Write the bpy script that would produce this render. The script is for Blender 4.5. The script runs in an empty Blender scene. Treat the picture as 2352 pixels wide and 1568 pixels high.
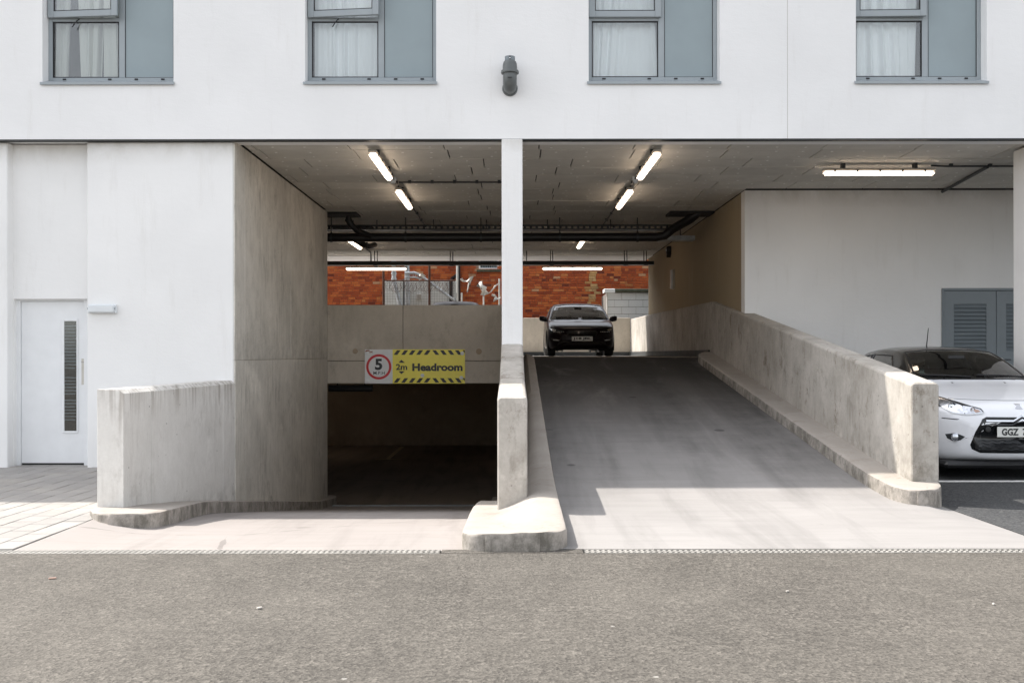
import bpy, bmesh, math, random
import numpy as np
from mathutils import Vector, Matrix
from mathutils.bvhtree import BVHTree

SC = bpy.context.scene
COL = SC.collection

# ---------------------------------------------------------------- camera
CAM_Z = 1.365
cd = bpy.data.cameras.new('camera'); cam = bpy.data.objects.new('camera', cd); COL.objects.link(cam)
cd.lens = 35.0; cd.sensor_width = 36.0; cd.shift_y = 31.0 / 2352.0
cd.clip_start = 0.05; cd.clip_end = 2000
cam.location = (0, 0, CAM_Z)
cam.rotation_euler = (math.radians(90), math.radians(0.07), 0)
SC.camera = cam

# ---------------------------------------------------------------- sky and sun
SUN_DIR = Vector((-0.69, 0.32, 1.0)).normalized()          # towards the sun
world = bpy.data.worlds.new('World'); SC.world = world; world.use_nodes = True
wn = world.node_tree.nodes; wl = world.node_tree.links
bg = wn['Background']
sky = wn.new('ShaderNodeTexSky'); sky.sky_type = 'NISHITA'; sky.sun_disc = False
sky.sun_elevation = math.asin(SUN_DIR.z)
sky.sun_rotation = math.atan2(SUN_DIR.x, SUN_DIR.y)
sky.dust_density = 2.0; sky.air_density = 1.0; sky.ozone_density = 1.0
hs = wn.new('ShaderNodeHueSaturation'); hs.inputs['Saturation'].default_value = 0.23
wl.new(sky.outputs[0], hs.inputs['Color']); wl.new(hs.outputs[0], bg.inputs['Color'])
bg.inputs['Strength'].default_value = 0.15
sl = bpy.data.lights.new('sun', 'SUN'); sl.energy = 2.5; sl.angle = math.radians(0.53); sl.color = (1.0, 0.95, 0.88)
so = bpy.data.objects.new('sun', sl); COL.objects.link(so)
so.rotation_euler = SUN_DIR.to_track_quat('Z', 'Y').to_euler(); so.location = (-20, 10, 30)
SC.view_settings.view_transform = 'Standard'; SC.view_settings.look = 'None'
SC.view_settings.gamma = 1.0; SC.view_settings.use_curve_mapping = False
SC.view_settings.exposure = 1.46
SC.render.engine = 'CYCLES'
SC.cycles.use_denoising = True
SC.cycles.max_bounces = 10; SC.cycles.diffuse_bounces = 6; SC.cycles.glossy_bounces = 4; SC.cycles.transparent_max_bounces = 16

# ---------------------------------------------------------------- photo pixels (2352 px wide) to points at a depth
F = 2352 * 35.0 / 36.0
HZ = 815.0
def px(x, d): return (x - 1176.0) * d / F
def pz(y, d): return CAM_Z - (y - HZ) * d / F

# ---------------------------------------------------------------- materials
class G:
    def __init__(s, name):
        s.m = bpy.data.materials.new(name); s.m.use_nodes = True
        s.n = s.m.node_tree.nodes; s.l = s.m.node_tree.links
        s.b = s.n['Principled BSDF']
        g = s.n.new('ShaderNodeNewGeometry'); s.pos = g.outputs['Position']; s.nrm = g.outputs['Normal']
    def node(s, t, **kw):
        n = s.n.new(t)
        for k, v in kw.items(): setattr(n, k, v)
        return n
    def put(s, sock, v):
        if hasattr(v, 'is_linked') or isinstance(v, bpy.types.NodeSocket): s.l.new(v, sock)
        else: sock.default_value = v
    def scale(s, v, sc):
        n = s.node('ShaderNodeVectorMath', operation='MULTIPLY'); s.put(n.inputs[0], v); n.inputs[1].default_value = sc
        return n.outputs[0]
    def noise(s, sc=1.0, detail=4.0, rough=0.55, vec=None, stretch=None, dist=0.0):
        n = s.node('ShaderNodeTexNoise')
        v = vec if vec is not None else s.pos
        if stretch: v = s.scale(v, stretch)
        s.put(n.inputs['Vector'], v); n.inputs['Scale'].default_value = sc; n.inputs['Detail'].default_value = detail
        n.inputs['Roughness'].default_value = rough; n.inputs['Distortion'].default_value = dist
        return n.outputs['Fac']
    def voro(s, sc, vec=None, feature='F1'):
        n = s.node('ShaderNodeTexVoronoi', feature=feature); s.put(n.inputs['Vector'], vec if vec is not None else s.pos)
        n.inputs['Scale'].default_value = sc
        return n.outputs['Distance'], (n.outputs['Color'] if feature == 'F1' else None)
    def ramp(s, v, a, b, lo=0.0, hi=1.0):
        n = s.node('ShaderNodeMapRange'); s.put(n.inputs['Value'], v)
        n.inputs['From Min'].default_value = a; n.inputs['From Max'].default_value = b
        n.inputs['To Min'].default_value = lo; n.inputs['To Max'].default_value = hi
        return n.outputs[0]
    def math(s, op, a, b=0.0):
        n = s.node('ShaderNodeMath', operation=op); s.put(n.inputs[0], a); s.put(n.inputs[1], b); return n.outputs[0]
    def mix(s, f, a, b, mode='MIX'):
        n = s.node('ShaderNodeMix', data_type='RGBA', blend_type=mode)
        s.put(n.inputs[0], f)
        for i, v in ((6, a), (7, b)):
            if isinstance(v, tuple) and len(v) == 3: v = v + (1.0,)
            s.put(n.inputs[i], v)
        return n.outputs[2]
    def bump(s, h, strength=0.3, dist=0.01):
        n = s.node('ShaderNodeBump'); s.put(n.inputs['Height'], h); n.inputs['Strength'].default_value = strength
        n.inputs['Distance'].default_value = dist; s.l.new(n.outputs[0], s.b.inputs['Normal'])
    def out(s, col=None, rough=None, spec=0.5, metal=0.0):
        if col is not None:
            if isinstance(col, tuple) and len(col) == 3: col = col + (1.0,)
            s.put(s.b.inputs['Base Color'], col)
        if rough is not None: s.put(s.b.inputs['Roughness'], rough)
        s.b.inputs['Specular IOR Level'].default_value = spec; s.b.inputs['Metallic'].default_value = metal
        return s.m
    def sepz(s, v=None):
        n = s.node('ShaderNodeSeparateXYZ'); s.put(n.inputs[0], v if v is not None else s.pos); return n.outputs
    def gen(s):
        return s.node('ShaderNodeTexCoord').outputs['Generated']
    def rnd(s):
        return s.node('ShaderNodeObjectInfo').outputs['Random']

def plain(name, col, rough=0.5, metal=0.0, spec=0.5, var=0.12, nsc=6.0):
    g = G(name); n = g.noise(nsc, 5)
    f = g.ramp(n, 0.3, 0.7)
    c = g.mix(f, tuple(x * (1 - var) for x in col), tuple(min(1, x * (1 + var * 0.6)) for x in col))
    return g.out(c, g.ramp(n, 0.2, 0.8, max(0.02, rough - 0.08), min(1, rough + 0.08)), spec, metal)

def coat(name, col, rough=0.25, clear=1.0):
    g = G(name); n = g.noise(3.0, 6)
    c = g.mix(g.ramp(n, 0.3, 0.75), col, tuple(x * 0.94 for x in col))
    m = g.out(c, rough); g.b.inputs['Specular IOR Level'].default_value = 0.5 if clear > 0.5 else 0.15; g.b.inputs['Coat Weight'].default_value = clear; g.b.inputs['Coat Roughness'].default_value = 0.03
    return m

def emitter(name, col, strength):
    g = G(name); g.b.inputs['Base Color'].default_value = (0.8, 0.8, 0.8, 1)
    g.b.inputs['Emission Color'].default_value = col + (1.0,); g.b.inputs['Emission Strength'].default_value = strength
    return g.m

def glass(name, tint=(0.9, 0.95, 0.95), refl=1.0, rough=0.0):
    m = bpy.data.materials.new(name); m.use_nodes = True; n = m.node_tree.nodes; l = m.node_tree.links
    n.remove(n['Principled BSDF'])
    t = n.new('ShaderNodeBsdfTransparent'); t.inputs[0].default_value = tint + (1,)
    gl = n.new('ShaderNodeBsdfGlossy'); gl.inputs['Roughness'].default_value = rough; gl.inputs[0].default_value = (1, 1, 1, 1)
    fr = n.new('ShaderNodeFresnel'); fr.inputs[0].default_value = 1.5
    mu = n.new('ShaderNodeMath'); mu.operation = 'MULTIPLY'; mu.inputs[1].default_value = refl; mu.use_clamp = True
    mx = n.new('ShaderNodeMixShader')
    l.new(fr.outputs[0], mu.inputs[0]); l.new(mu.outputs[0], mx.inputs[0]); l.new(t.outputs[0], mx.inputs[1]); l.new(gl.outputs[0], mx.inputs[2])
    l.new(mx.outputs[0], n['Material Output'].inputs[0])
    return m

def white_render(name, col=(0.835, 0.832, 0.828), stain=0.25):
    g = G(name)
    big = g.noise(0.8, 6); fine = g.noise(55, 4); trowel = g.noise(7, 6, stretch=(1, 1, 2.2))
    c = g.mix(g.ramp(big, 0.35, 0.75), col, tuple(x * 0.925 for x in col))
    c = g.mix(g.ramp(g.noise(6.5, 7, 0.7, stretch=(1, 1, 0.13)), 0.56, 0.74, 0, 0.16), c, (0.50, 0.47, 0.42))
    gen = g.sepz(g.gen())
    st = g.noise(2.2, 7, 0.65, stretch=(1, 1, 0.8), dist=0.6)
    top = g.ramp(gen[2], 0.93, 1.0)
    spots = g.ramp(g.noise(11, 6, 0.75), 0.66, 0.74)
    f = g.math('MULTIPLY', g.math('MULTIPLY', g.ramp(st, 0.3, 0.7), top), stain)
    c = g.mix(f, c, (0.42, 0.39, 0.33))
    c = g.mix(g.math('MULTIPLY', g.math('MULTIPLY', spots, top), 0.5), c, (0.2, 0.18, 0.15))
    c = g.mix(g.ramp(g.noise(19, 5, 0.8), 0.73, 0.80, 0, 0.25), c, (0.5, 0.49, 0.46))
    h = g.math('ADD', g.math('MULTIPLY', fine, 0.5), trowel)
    g.bump(h, 0.4, 0.007)
    return g.out(c, 0.85, 0.25)

def concrete(name, light=(0.46, 0.43, 0.39), dark=(0.24, 0.22, 0.19), mott=1.0, streak=0.5, drip=0.0, base=0.0, holes=0.5, moss=0.0, bumps=0.25, side=0.0, spots=0.0):
    g = G(name)
    big = g.noise(0.9, 7, 0.62, dist=0.15)
    med = g.noise(2.8, 10, 0.74, stretch=(1, 1, 0.75), dist=0.15)
    stre = g.noise(8.0, 7, 0.7, stretch=(1.3, 1.3, 0.22))
    fine = g.noise(38, 6, 0.7)
    v = g.math('ADD', g.math('MULTIPLY', g.ramp(big, 0.3, 0.7), 0.5 * mott), g.math('MULTIPLY', g.ramp(med, 0.36, 0.68), 0.5 * mott))
    v = g.math('ADD', g.math('MULTIPLY', v, 0.75), g.math('MULTIPLY', g.ramp(fine, 0.25, 0.75), 0.25))
    c = g.mix(v, light, tuple(a * 0.36 + b * 0.64 for a, b in zip(light, dark)))
    mask = g.ramp(g.noise(1.3, 5, 0.6), 0.42, 0.66)
    c = g.mix(g.math('MULTIPLY', g.math('MULTIPLY', g.ramp(stre, 0.48, 0.70), mask), streak * 0.7), c, dark)
    c = g.mix(g.ramp(g.noise(1.9, 10, 0.76, stretch=(1, 1, 0.7), dist=0.2), 0.57, 0.70, 0, 0.6 * mott), c, dark)
    c = g.mix(g.ramp(g.noise(1.4, 9, 0.7), 0.58, 0.72, 0, 0.4 * mott), c, tuple(min(1, x * 1.2) for x in light))
    if spots > 0:
        c = g.mix(g.ramp(g.noise(3.6, 10, 0.80, stretch=(1, 1, 0.6)), 0.56, 0.68, 0, spots), c, (0.13, 0.095, 0.06))
    gz = g.sepz(g.gen())[2]
    if drip > 0:
        d = g.noise(13, 6, 0.65, stretch=(1.3, 1.3, 0.04))
        edge = g.ramp(g.noise(14, 3, stretch=(1, 1, 0.01)), 0.35, 0.75, 0.99, 0.66)
        t = g.math('SUBTRACT', gz, edge)
        f = g.math('MULTIPLY', g.ramp(t, 0.0, 0.25), g.ramp(d, 0.40, 0.62))
        c = g.mix(g.math('MULTIPLY', f, drip), c, (0.15, 0.11, 0.075))
    if base > 0:
        f = g.math('MULTIPLY', g.ramp(gz, 0.30, 0.0), g.ramp(g.noise(6, 7, 0.7), 0.42, 0.62))
        c = g.mix(g.math('MULTIPLY', f, base), c, (0.07, 0.065, 0.05))
    if moss > 0:
        f = g.ramp(g.noise(8, 8, 0.75), 0.45, 0.6)
        c = g.mix(g.math('MULTIPLY', f, moss), c, (0.05, 0.055, 0.035))
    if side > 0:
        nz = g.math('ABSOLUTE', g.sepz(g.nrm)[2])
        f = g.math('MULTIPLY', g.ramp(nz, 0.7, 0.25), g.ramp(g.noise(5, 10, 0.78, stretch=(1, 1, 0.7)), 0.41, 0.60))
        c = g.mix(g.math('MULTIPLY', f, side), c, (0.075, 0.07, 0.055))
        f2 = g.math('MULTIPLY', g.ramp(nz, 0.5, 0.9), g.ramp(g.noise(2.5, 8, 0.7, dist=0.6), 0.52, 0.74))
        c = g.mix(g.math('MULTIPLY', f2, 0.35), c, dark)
    if holes > 0:
        dd, cc = g.voro(9.0)
        keep = g.ramp(g.noise(4.3, 3), 0.52, 0.56)
        f = g.math('MULTIPLY', g.ramp(dd, 0.10, 0.05), keep)
        c = g.mix(g.math('MULTIPLY', f, holes), c, (0.06, 0.05, 0.045))
    g.bump(g.math('ADD', g.math('MULTIPLY', fine, 0.4), med), bumps, 0.008)
    return g.out(c, g.ramp(big, 0.3, 0.7, 0.72, 0.9), 0.3)

def asphalt(name, a, b, chips=0.6, worn=1.0):
    g = G(name)
    dd, cc = g.voro(52.0)
    d2, c2 = g.voro(85.0)
    tone = g.node('ShaderNodeSeparateColor'); g.l.new(cc, tone.inputs[0])
    tone2 = g.node('ShaderNodeSeparateColor'); g.l.new(c2, tone2.inputs[0])
    big = g.noise(0.5, 6, 0.6); med = g.noise(2.3, 6, 0.65); pat = g.noise(9, 5, 0.7)
    c = g.mix(g.ramp(tone.outputs[0], 0.15, 0.9), a, b)
    c = g.mix(g.ramp(tone.outputs[1], 0.80, 1.0, 0, 0.75), c, tuple(min(1, x * 1.4) for x in b))
    c = g.mix(g.ramp(tone2.outputs[0], 0.72, 0.95, 0, 0.7), c, tuple(x * 0.4 for x in a))
    c = g.mix(g.ramp(med, 0.35, 0.7, 0, 0.42 * worn), c, tuple(x * 0.55 for x in a))
    c = g.mix(g.ramp(pat, 0.5, 0.75, 0, 0.32 * worn), c, tuple(x * 0.5 for x in a))
    c = g.mix(g.ramp(big, 0.42, 0.7, 0, 0.35 * worn), c, tuple(min(1, x * 1.25) for x in b))
    c = g.mix(g.ramp(g.noise(34, 4, 0.7), 0.5, 0.68, 0, 0.55), c, tuple(x * 0.45 for x in a))
    c = g.mix(g.ramp(g.noise(27, 4, 0.7, dist=0.5), 0.56, 0.72, 0, 0.5), c, tuple(min(1, x * 1.5) for x in b))
    # oil spots and pale flecks
    sp = g.ramp(g.noise(1.3, 8, 0.8, dist=0.8), 0.70, 0.76)
    c = g.mix(g.math('MULTIPLY', sp, 0.5), c, tuple(x * 0.3 for x in a))
    fd, fc = g.voro(2.2)
    c = g.mix(g.math('MULTIPLY', g.ramp(fd, 0.035, 0.02), 0.3), c, (0.6, 0.58, 0.54))
    h = g.math('ADD', g.ramp(dd, 0.0, 0.6), g.math('MULTIPLY', g.ramp(d2, 0, 0.6), 0.5))
    g.bump(h, 0.55, 0.006)
    return g.out(c, 0.88, 0.3)

def screed(name, col, dark, tyre=0.4, crack=0.45, depth_shade=0.0, lanes=False):
    g = G(name)
    big = g.noise(0.7, 7, 0.6, dist=0.5); br = g.noise(3, 6, 0.6, stretch=(0.35, 2.6, 1)); fine = g.noise(60, 4, 0.7)
    long = g.noise(1.5, 6, 0.62, stretch=(2.2, 0.22, 1), dist=0.3)
    c = g.mix(g.ramp(big, 0.35, 0.7), col, tuple(a * 0.7 + b * 0.3 for a, b in zip(col, dark)))
    c = g.mix(g.ramp(br, 0.45, 0.75, 0, 0.30), c, dark)
    c = g.mix(g.ramp(long, 0.48, 0.72, 0, tyre), c, tuple(x * 0.6 for x in dark))
    c = g.mix(g.ramp(fine, 0.55, 0.8, 0, 0.18), c, dark)
    if lanes:
        ln = g.noise(0.75, 5, 0.6, stretch=(1.5, 0.12, 0.1), dist=0.35); br2 = g.noise(2.6, 8, 0.75)
        f = g.math('MULTIPLY', g.math('MULTIPLY', g.ramp(ln, 0.42, 0.66), g.ramp(br2, 0.25, 0.6)), g.ramp(g.sepz()[1], 8.6, 11.0))
        c = g.mix(g.math('MULTIPLY', f, 0.8), c, (0.07, 0.068, 0.065))
        sd, sc_ = g.voro(1.7)
        sp = g.math('MULTIPLY', g.ramp(sd, 0.13, 0.10), g.ramp(g.noise(0.75, 3), 0.50, 0.53))
        sp = g.math('MULTIPLY', sp, g.ramp(g.sepz()[1], 9.6, 9.9))
        c = g.mix(g.math('MULTIPLY', sp, 0.6), c, (0.04, 0.04, 0.04))
        c = g.mix(g.ramp(g.noise(5.5, 9, 0.8), 0.62, 0.72, 0, 0.45), c, (0.10, 0.098, 0.093))
    if depth_shade > 0:
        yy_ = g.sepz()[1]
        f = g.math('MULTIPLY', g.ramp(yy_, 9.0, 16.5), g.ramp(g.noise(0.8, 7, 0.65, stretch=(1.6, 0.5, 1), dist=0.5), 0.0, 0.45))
        c = g.mix(g.math('MULTIPLY', f, depth_shade), c, tuple(x * 0.22 for x in dark))  # darkens up the ramp: shade under the building put into the colour
    dd, cc = g.voro(1.15)
    spot = g.math('MULTIPLY', g.ramp(dd, 0.10, 0.075), g.ramp(g.noise(0.9, 2), 0.5, 0.52))
    c = g.mix(g.math('MULTIPLY', spot, 0.0 if lanes else 0.25), c, tuple(x * 0.25 for x in dark))
    cr = g.voro(0.32, vec=None, feature='DISTANCE_TO_EDGE')[0]
    wob = g.math('ADD', cr, g.math('MULTIPLY', g.noise(2.5, 5), 0.03))
    c = g.mix(g.math('MULTIPLY', g.ramp(wob, 0.0175, 0.0165), crack), c, tuple(x * 0.3 for x in dark))
    g.bump(g.math('ADD', fine, br), 0.12, 0.004)
    return g.out(c, g.ramp(big, 0.3, 0.7, 0.85, 0.97), 0.15)

def attr_col(name, rough=0.85, nsc=30):
    g = G(name); a = g.node('ShaderNodeAttribute', attribute_name='tint')
    n = g.noise(nsc, 6, 0.7); n2 = g.noise(2.2, 6, 0.7, dist=0.6)
    c = g.mix(g.ramp(n, 0.3, 0.75, 0, 0.45), a.outputs['Color'], g.mix(1.0, a.outputs['Color'], (0.45, 0.4, 0.38), 'MULTIPLY'))
    c = g.mix(g.ramp(n2, 0.55, 0.75, 0, 0.6), c, (0.06, 0.03, 0.02))
    g.bump(n, 0.4, 0.01)
    return g.out(c, rough, 0.2)

M = {}
def mats():
    M['render'] = white_render('white_render')
    M['render2'] = white_render('white_render_lower', (0.835, 0.83, 0.82), 0.6)
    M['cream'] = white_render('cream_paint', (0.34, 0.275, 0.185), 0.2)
    M['conc_wall'] = concrete('cast_concrete_wall', (0.77, 0.735, 0.67), (0.24, 0.228, 0.20), 1.1, 1.2, 0.0, 0.25, 0.5, spots=0.2)
    M['conc_wing'] = concrete('cast_concrete_wing', (0.80, 0.785, 0.755), (0.36, 0.335, 0.30), 0.85, 0.9, 0.7, 0.5, 0.7, spots=0.2)
    M['conc_par'] = concrete('cast_concrete_parapet', (0.60, 0.565, 0.52), (0.155, 0.135, 0.105), 1.35, 0.9, 0.6, 0.85, 0.6, spots=0.95)
    M['conc_lintel'] = concrete('cast_concrete_lintel', (0.60, 0.545, 0.47), (0.24, 0.21, 0.17), 0.9, 0.5, 0.0, 0.0, 0.5, spots=0.25)
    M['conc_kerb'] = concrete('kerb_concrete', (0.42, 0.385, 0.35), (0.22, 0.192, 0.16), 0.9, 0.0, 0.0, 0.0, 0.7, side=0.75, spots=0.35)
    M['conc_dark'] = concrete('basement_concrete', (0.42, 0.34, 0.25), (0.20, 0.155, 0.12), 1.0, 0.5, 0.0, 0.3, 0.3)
    M['board'] = None
    g = G('cement_board'); r = g.rnd(); n = g.noise(2.5, 7, 0.65); f = g.noise(70, 3)
    c = g.mix(r, (0.60, 0.58, 0.53), (0.70, 0.675, 0.62)); c = g.mix(g.ramp(n, 0.4, 0.75, 0, 0.35), c, (0.42, 0.40, 0.365))
    c = g.mix(g.ramp(f, 0.55, 0.75, 0, 0.25), c, (0.40, 0.38, 0.34)); g.bump(f, 0.3, 0.003); M['board'] = g.out(c, 0.9, 0.2)
    M['fixing'] = plain('fixing_white', (0.90, 0.89, 0.86), 0.5)
    M['backing'] = plain('dark_void', (0.03, 0.03, 0.03), 0.9)
    M['asphalt'] = asphalt('road_asphalt', (0.085, 0.077, 0.067), (0.136, 0.124, 0.108))
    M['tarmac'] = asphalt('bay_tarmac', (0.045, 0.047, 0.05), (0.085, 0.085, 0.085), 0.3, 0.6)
    M['screed'] = screed('apron_screed', (0.325, 0.298, 0.282), (0.225, 0.204, 0.19), 0.35, 0.35)
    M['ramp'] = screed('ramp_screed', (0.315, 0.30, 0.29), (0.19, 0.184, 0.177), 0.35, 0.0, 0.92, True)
    M['deck'] = screed('deck_screed', (0.56, 0.54, 0.51), (0.42, 0.40, 0.375), 0.1, 0.0)
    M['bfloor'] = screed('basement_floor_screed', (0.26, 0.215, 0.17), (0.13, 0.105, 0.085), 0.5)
    g = G('paving_slab'); r = g.rnd(); n = g.noise(40, 6, 0.7); b = g.noise(1.6, 6, 0.65)
    c = g.mix(r, (0.29, 0.275, 0.26), (0.34, 0.322, 0.305)); c = g.mix(g.ramp(n, 0.4, 0.75, 0, 0.4), c, (0.26, 0.25, 0.235))
    c = g.mix(g.ramp(b, 0.5, 0.75, 0, 0.35), c, (0.5, 0.45, 0.38)); g.bump(n, 0.35, 0.004); M['slab'] = g.out(c, 0.85, 0.3)
    M['joint'] = plain('joint_sand', (0.19, 0.178, 0.162), 0.95)
    M['frame'] = plain('window_frame_grey', (0.31, 0.345, 0.365), 0.4, var=0.05)
    M['infill'] = plain('window_infill_grey', (0.265, 0.32, 0.34), 0.35, var=0.10, nsc=1.2)
    M['rubber'] = plain('black_rubber', (0.015, 0.015, 0.017), 0.7)
    M['glass'] = glass('window_glass', (0.965, 0.985, 0.985), 1.6)
    M['carglass'] = glass('car_glass', (0.38, 0.47, 0.46), 2.0)
    M['lampglass'] = glass('lamp_lens', (0.95, 0.95, 0.97), 1.5)
    g = G('curtain_cloth'); n = g.noise(90, 3); c = g.mix(n, (0.90, 0.91, 0.92), (0.93, 0.94, 0.95)); m = g.out(c, 0.9, 0.1); M['curtain'] = m
    g = G('curtain_cream'); n = g.noise(90, 3); c = g.mix(n, (0.60, 0.61, 0.57), (0.70, 0.70, 0.65)); m = g.out(c, 0.9, 0.1); M['curtain_cream'] = m
    M['door_white'] = plain('door_paint_white', (0.77, 0.78, 0.79), 0.4, var=0.04)
    M['louvre'] = plain('louvre_paint_grey', (0.185, 0.215, 0.235), 0.45, var=0.06)
    M['steel'] = plain('brushed_steel', (0.52, 0.50, 0.47), 0.35, 1.0)
    M['galv'] = plain('galvanised_steel', (0.50, 0.53, 0.55), 0.45, 0.6, var=0.3)
    M['grate'] = plain('grate_steel', (0.34, 0.325, 0.30), 0.6, 0.2, var=0.2)
    M['chrome'] = plain('chrome', (0.75, 0.76, 0.78), 0.1, 1.0)
    M['darksteel'] = plain('dark_painted_steel', (0.030, 0.035, 0.038), 0.5, var=0.3)
    M['pipe'] = plain('grey_plastic_pipe', (0.115, 0.125, 0.125), 0.4, var=0.08)
    M['housing'] = plain('lamp_housing', (0.45, 0.42, 0.38), 0.5)
    M['tube'] = emitter('lit_diffuser', (1.0, 0.80, 0.62), 2.6)
    M['lens_off'] = plain('unlit_diffuser', (0.70, 0.73, 0.75), 0.25, var=0.04)
    M['sign_white'] = plain('sign_white', (0.76, 0.77, 0.78), 0.35, var=0.03)
    M['sign_yellow'] = plain('sign_yellow', (0.93, 0.82, 0.10), 0.35, var=0.05)
    M['sign_black'] = plain('sign_black', (0.012, 0.014, 0.016), 0.4, var=0.05)
    M['sign_red'] = plain('sign_red', (0.60, 0.012, 0.02), 0.35, var=0.04)
    M['sign_brown'] = plain('sign_brown', (0.28, 0.07, 0.02), 0.45)
    M['line'] = plain('road_paint_white', (0.72, 0.71, 0.68), 0.7, var=0.25, nsc=14)
    M['line_dim'] = plain('worn_line_paint', (0.45, 0.36, 0.24), 0.8, var=0.3, nsc=10)
    M['brick'] = attr_col('brick_clay')
    M['mortar'] = plain('lime_mortar', (0.36, 0.22, 0.15), 0.95, var=0.4)
    g = G('painted_block'); n = g.noise(20, 6, 0.7); s = g.noise(1.5, 8, 0.75)
    c = g.mix(g.ramp(n, 0.3, 0.8), (0.78, 0.80, 0.81), (0.70, 0.72, 0.73)); c = g.mix(g.ramp(s, 0.62, 0.70, 0, 0.6), c, (0.25, 0.24, 0.22)); g.bump(n, 0.4, 0.006)
    M['block'] = g.out(c, 0.85, 0.2)
    M['moss'] = concrete('mossy_coping', (0.12, 0.12, 0.09), (0.04, 0.045, 0.025), 1.0, 0.3, 0, 0, 0, 0.8)
    M['rust'] = plain('rusty_iron', (0.09, 0.04, 0.025), 0.85, var=0.5, nsc=14)
    M['plastic'] = plain('torn_white_plastic', (0.72, 0.70, 0.66), 0.55)
    M['pale_render'] = concrete('pale_yard_render', (0.72, 0.73, 0.70), (0.38, 0.38, 0.36), 0.8, 0.6, 0.3, 0.3, 0.2)
    M['car_white'] = coat('car_paint_white', (0.83, 0.84, 0.87), 0.3)
    M['car_black'] = coat('car_paint_black', (0.006, 0.007, 0.008), 0.35)
    M['car_navy'] = coat('car_paint_dark_plum', (0.006, 0.002, 0.005), 0.35, 0.4)
    M['car_grey'] = coat('car_paint_charcoal', (0.02, 0.022, 0.026), 0.25)
    M['trim'] = plain('black_plastic_trim', (0.012, 0.012, 0.013), 0.4)
    M['gloss_black'] = plain('gloss_black', (0.006, 0.007, 0.008), 0.08)
    M['inside'] = plain('car_interior', (0.02, 0.02, 0.022), 0.8)
    M['tyre'] = plain('tyre_rubber', (0.02, 0.02, 0.02), 0.8)
    M['alloy'] = plain('alloy_wheel', (0.4, 0.41, 0.43), 0.3, 1.0)
    M['lampchrome'] = plain('lamp_reflector', (0.62, 0.64, 0.68), 0.18, 0.9, var=0.3, nsc=30)
    M['lampdark'] = plain('smoked_lamp', (0.05, 0.055, 0.06), 0.12, 0.3, var=0.4, nsc=30)
    M['led'] = plain('daytime_strip', (0.70, 0.72, 0.74), 0.2)
    M['amber'] = plain('amber_lens', (0.45, 0.30, 0.24), 0.2)
    M['plate'] = plain('number_plate_white', (0.72, 0.72, 0.68), 0.35, var=0.04)
    M['roof'] = plain('roof_membrane', (0.2, 0.2, 0.2), 0.9)
    M['room'] = plain('room_wall', (0.16, 0.17, 0.16), 0.9)
mats()
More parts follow.
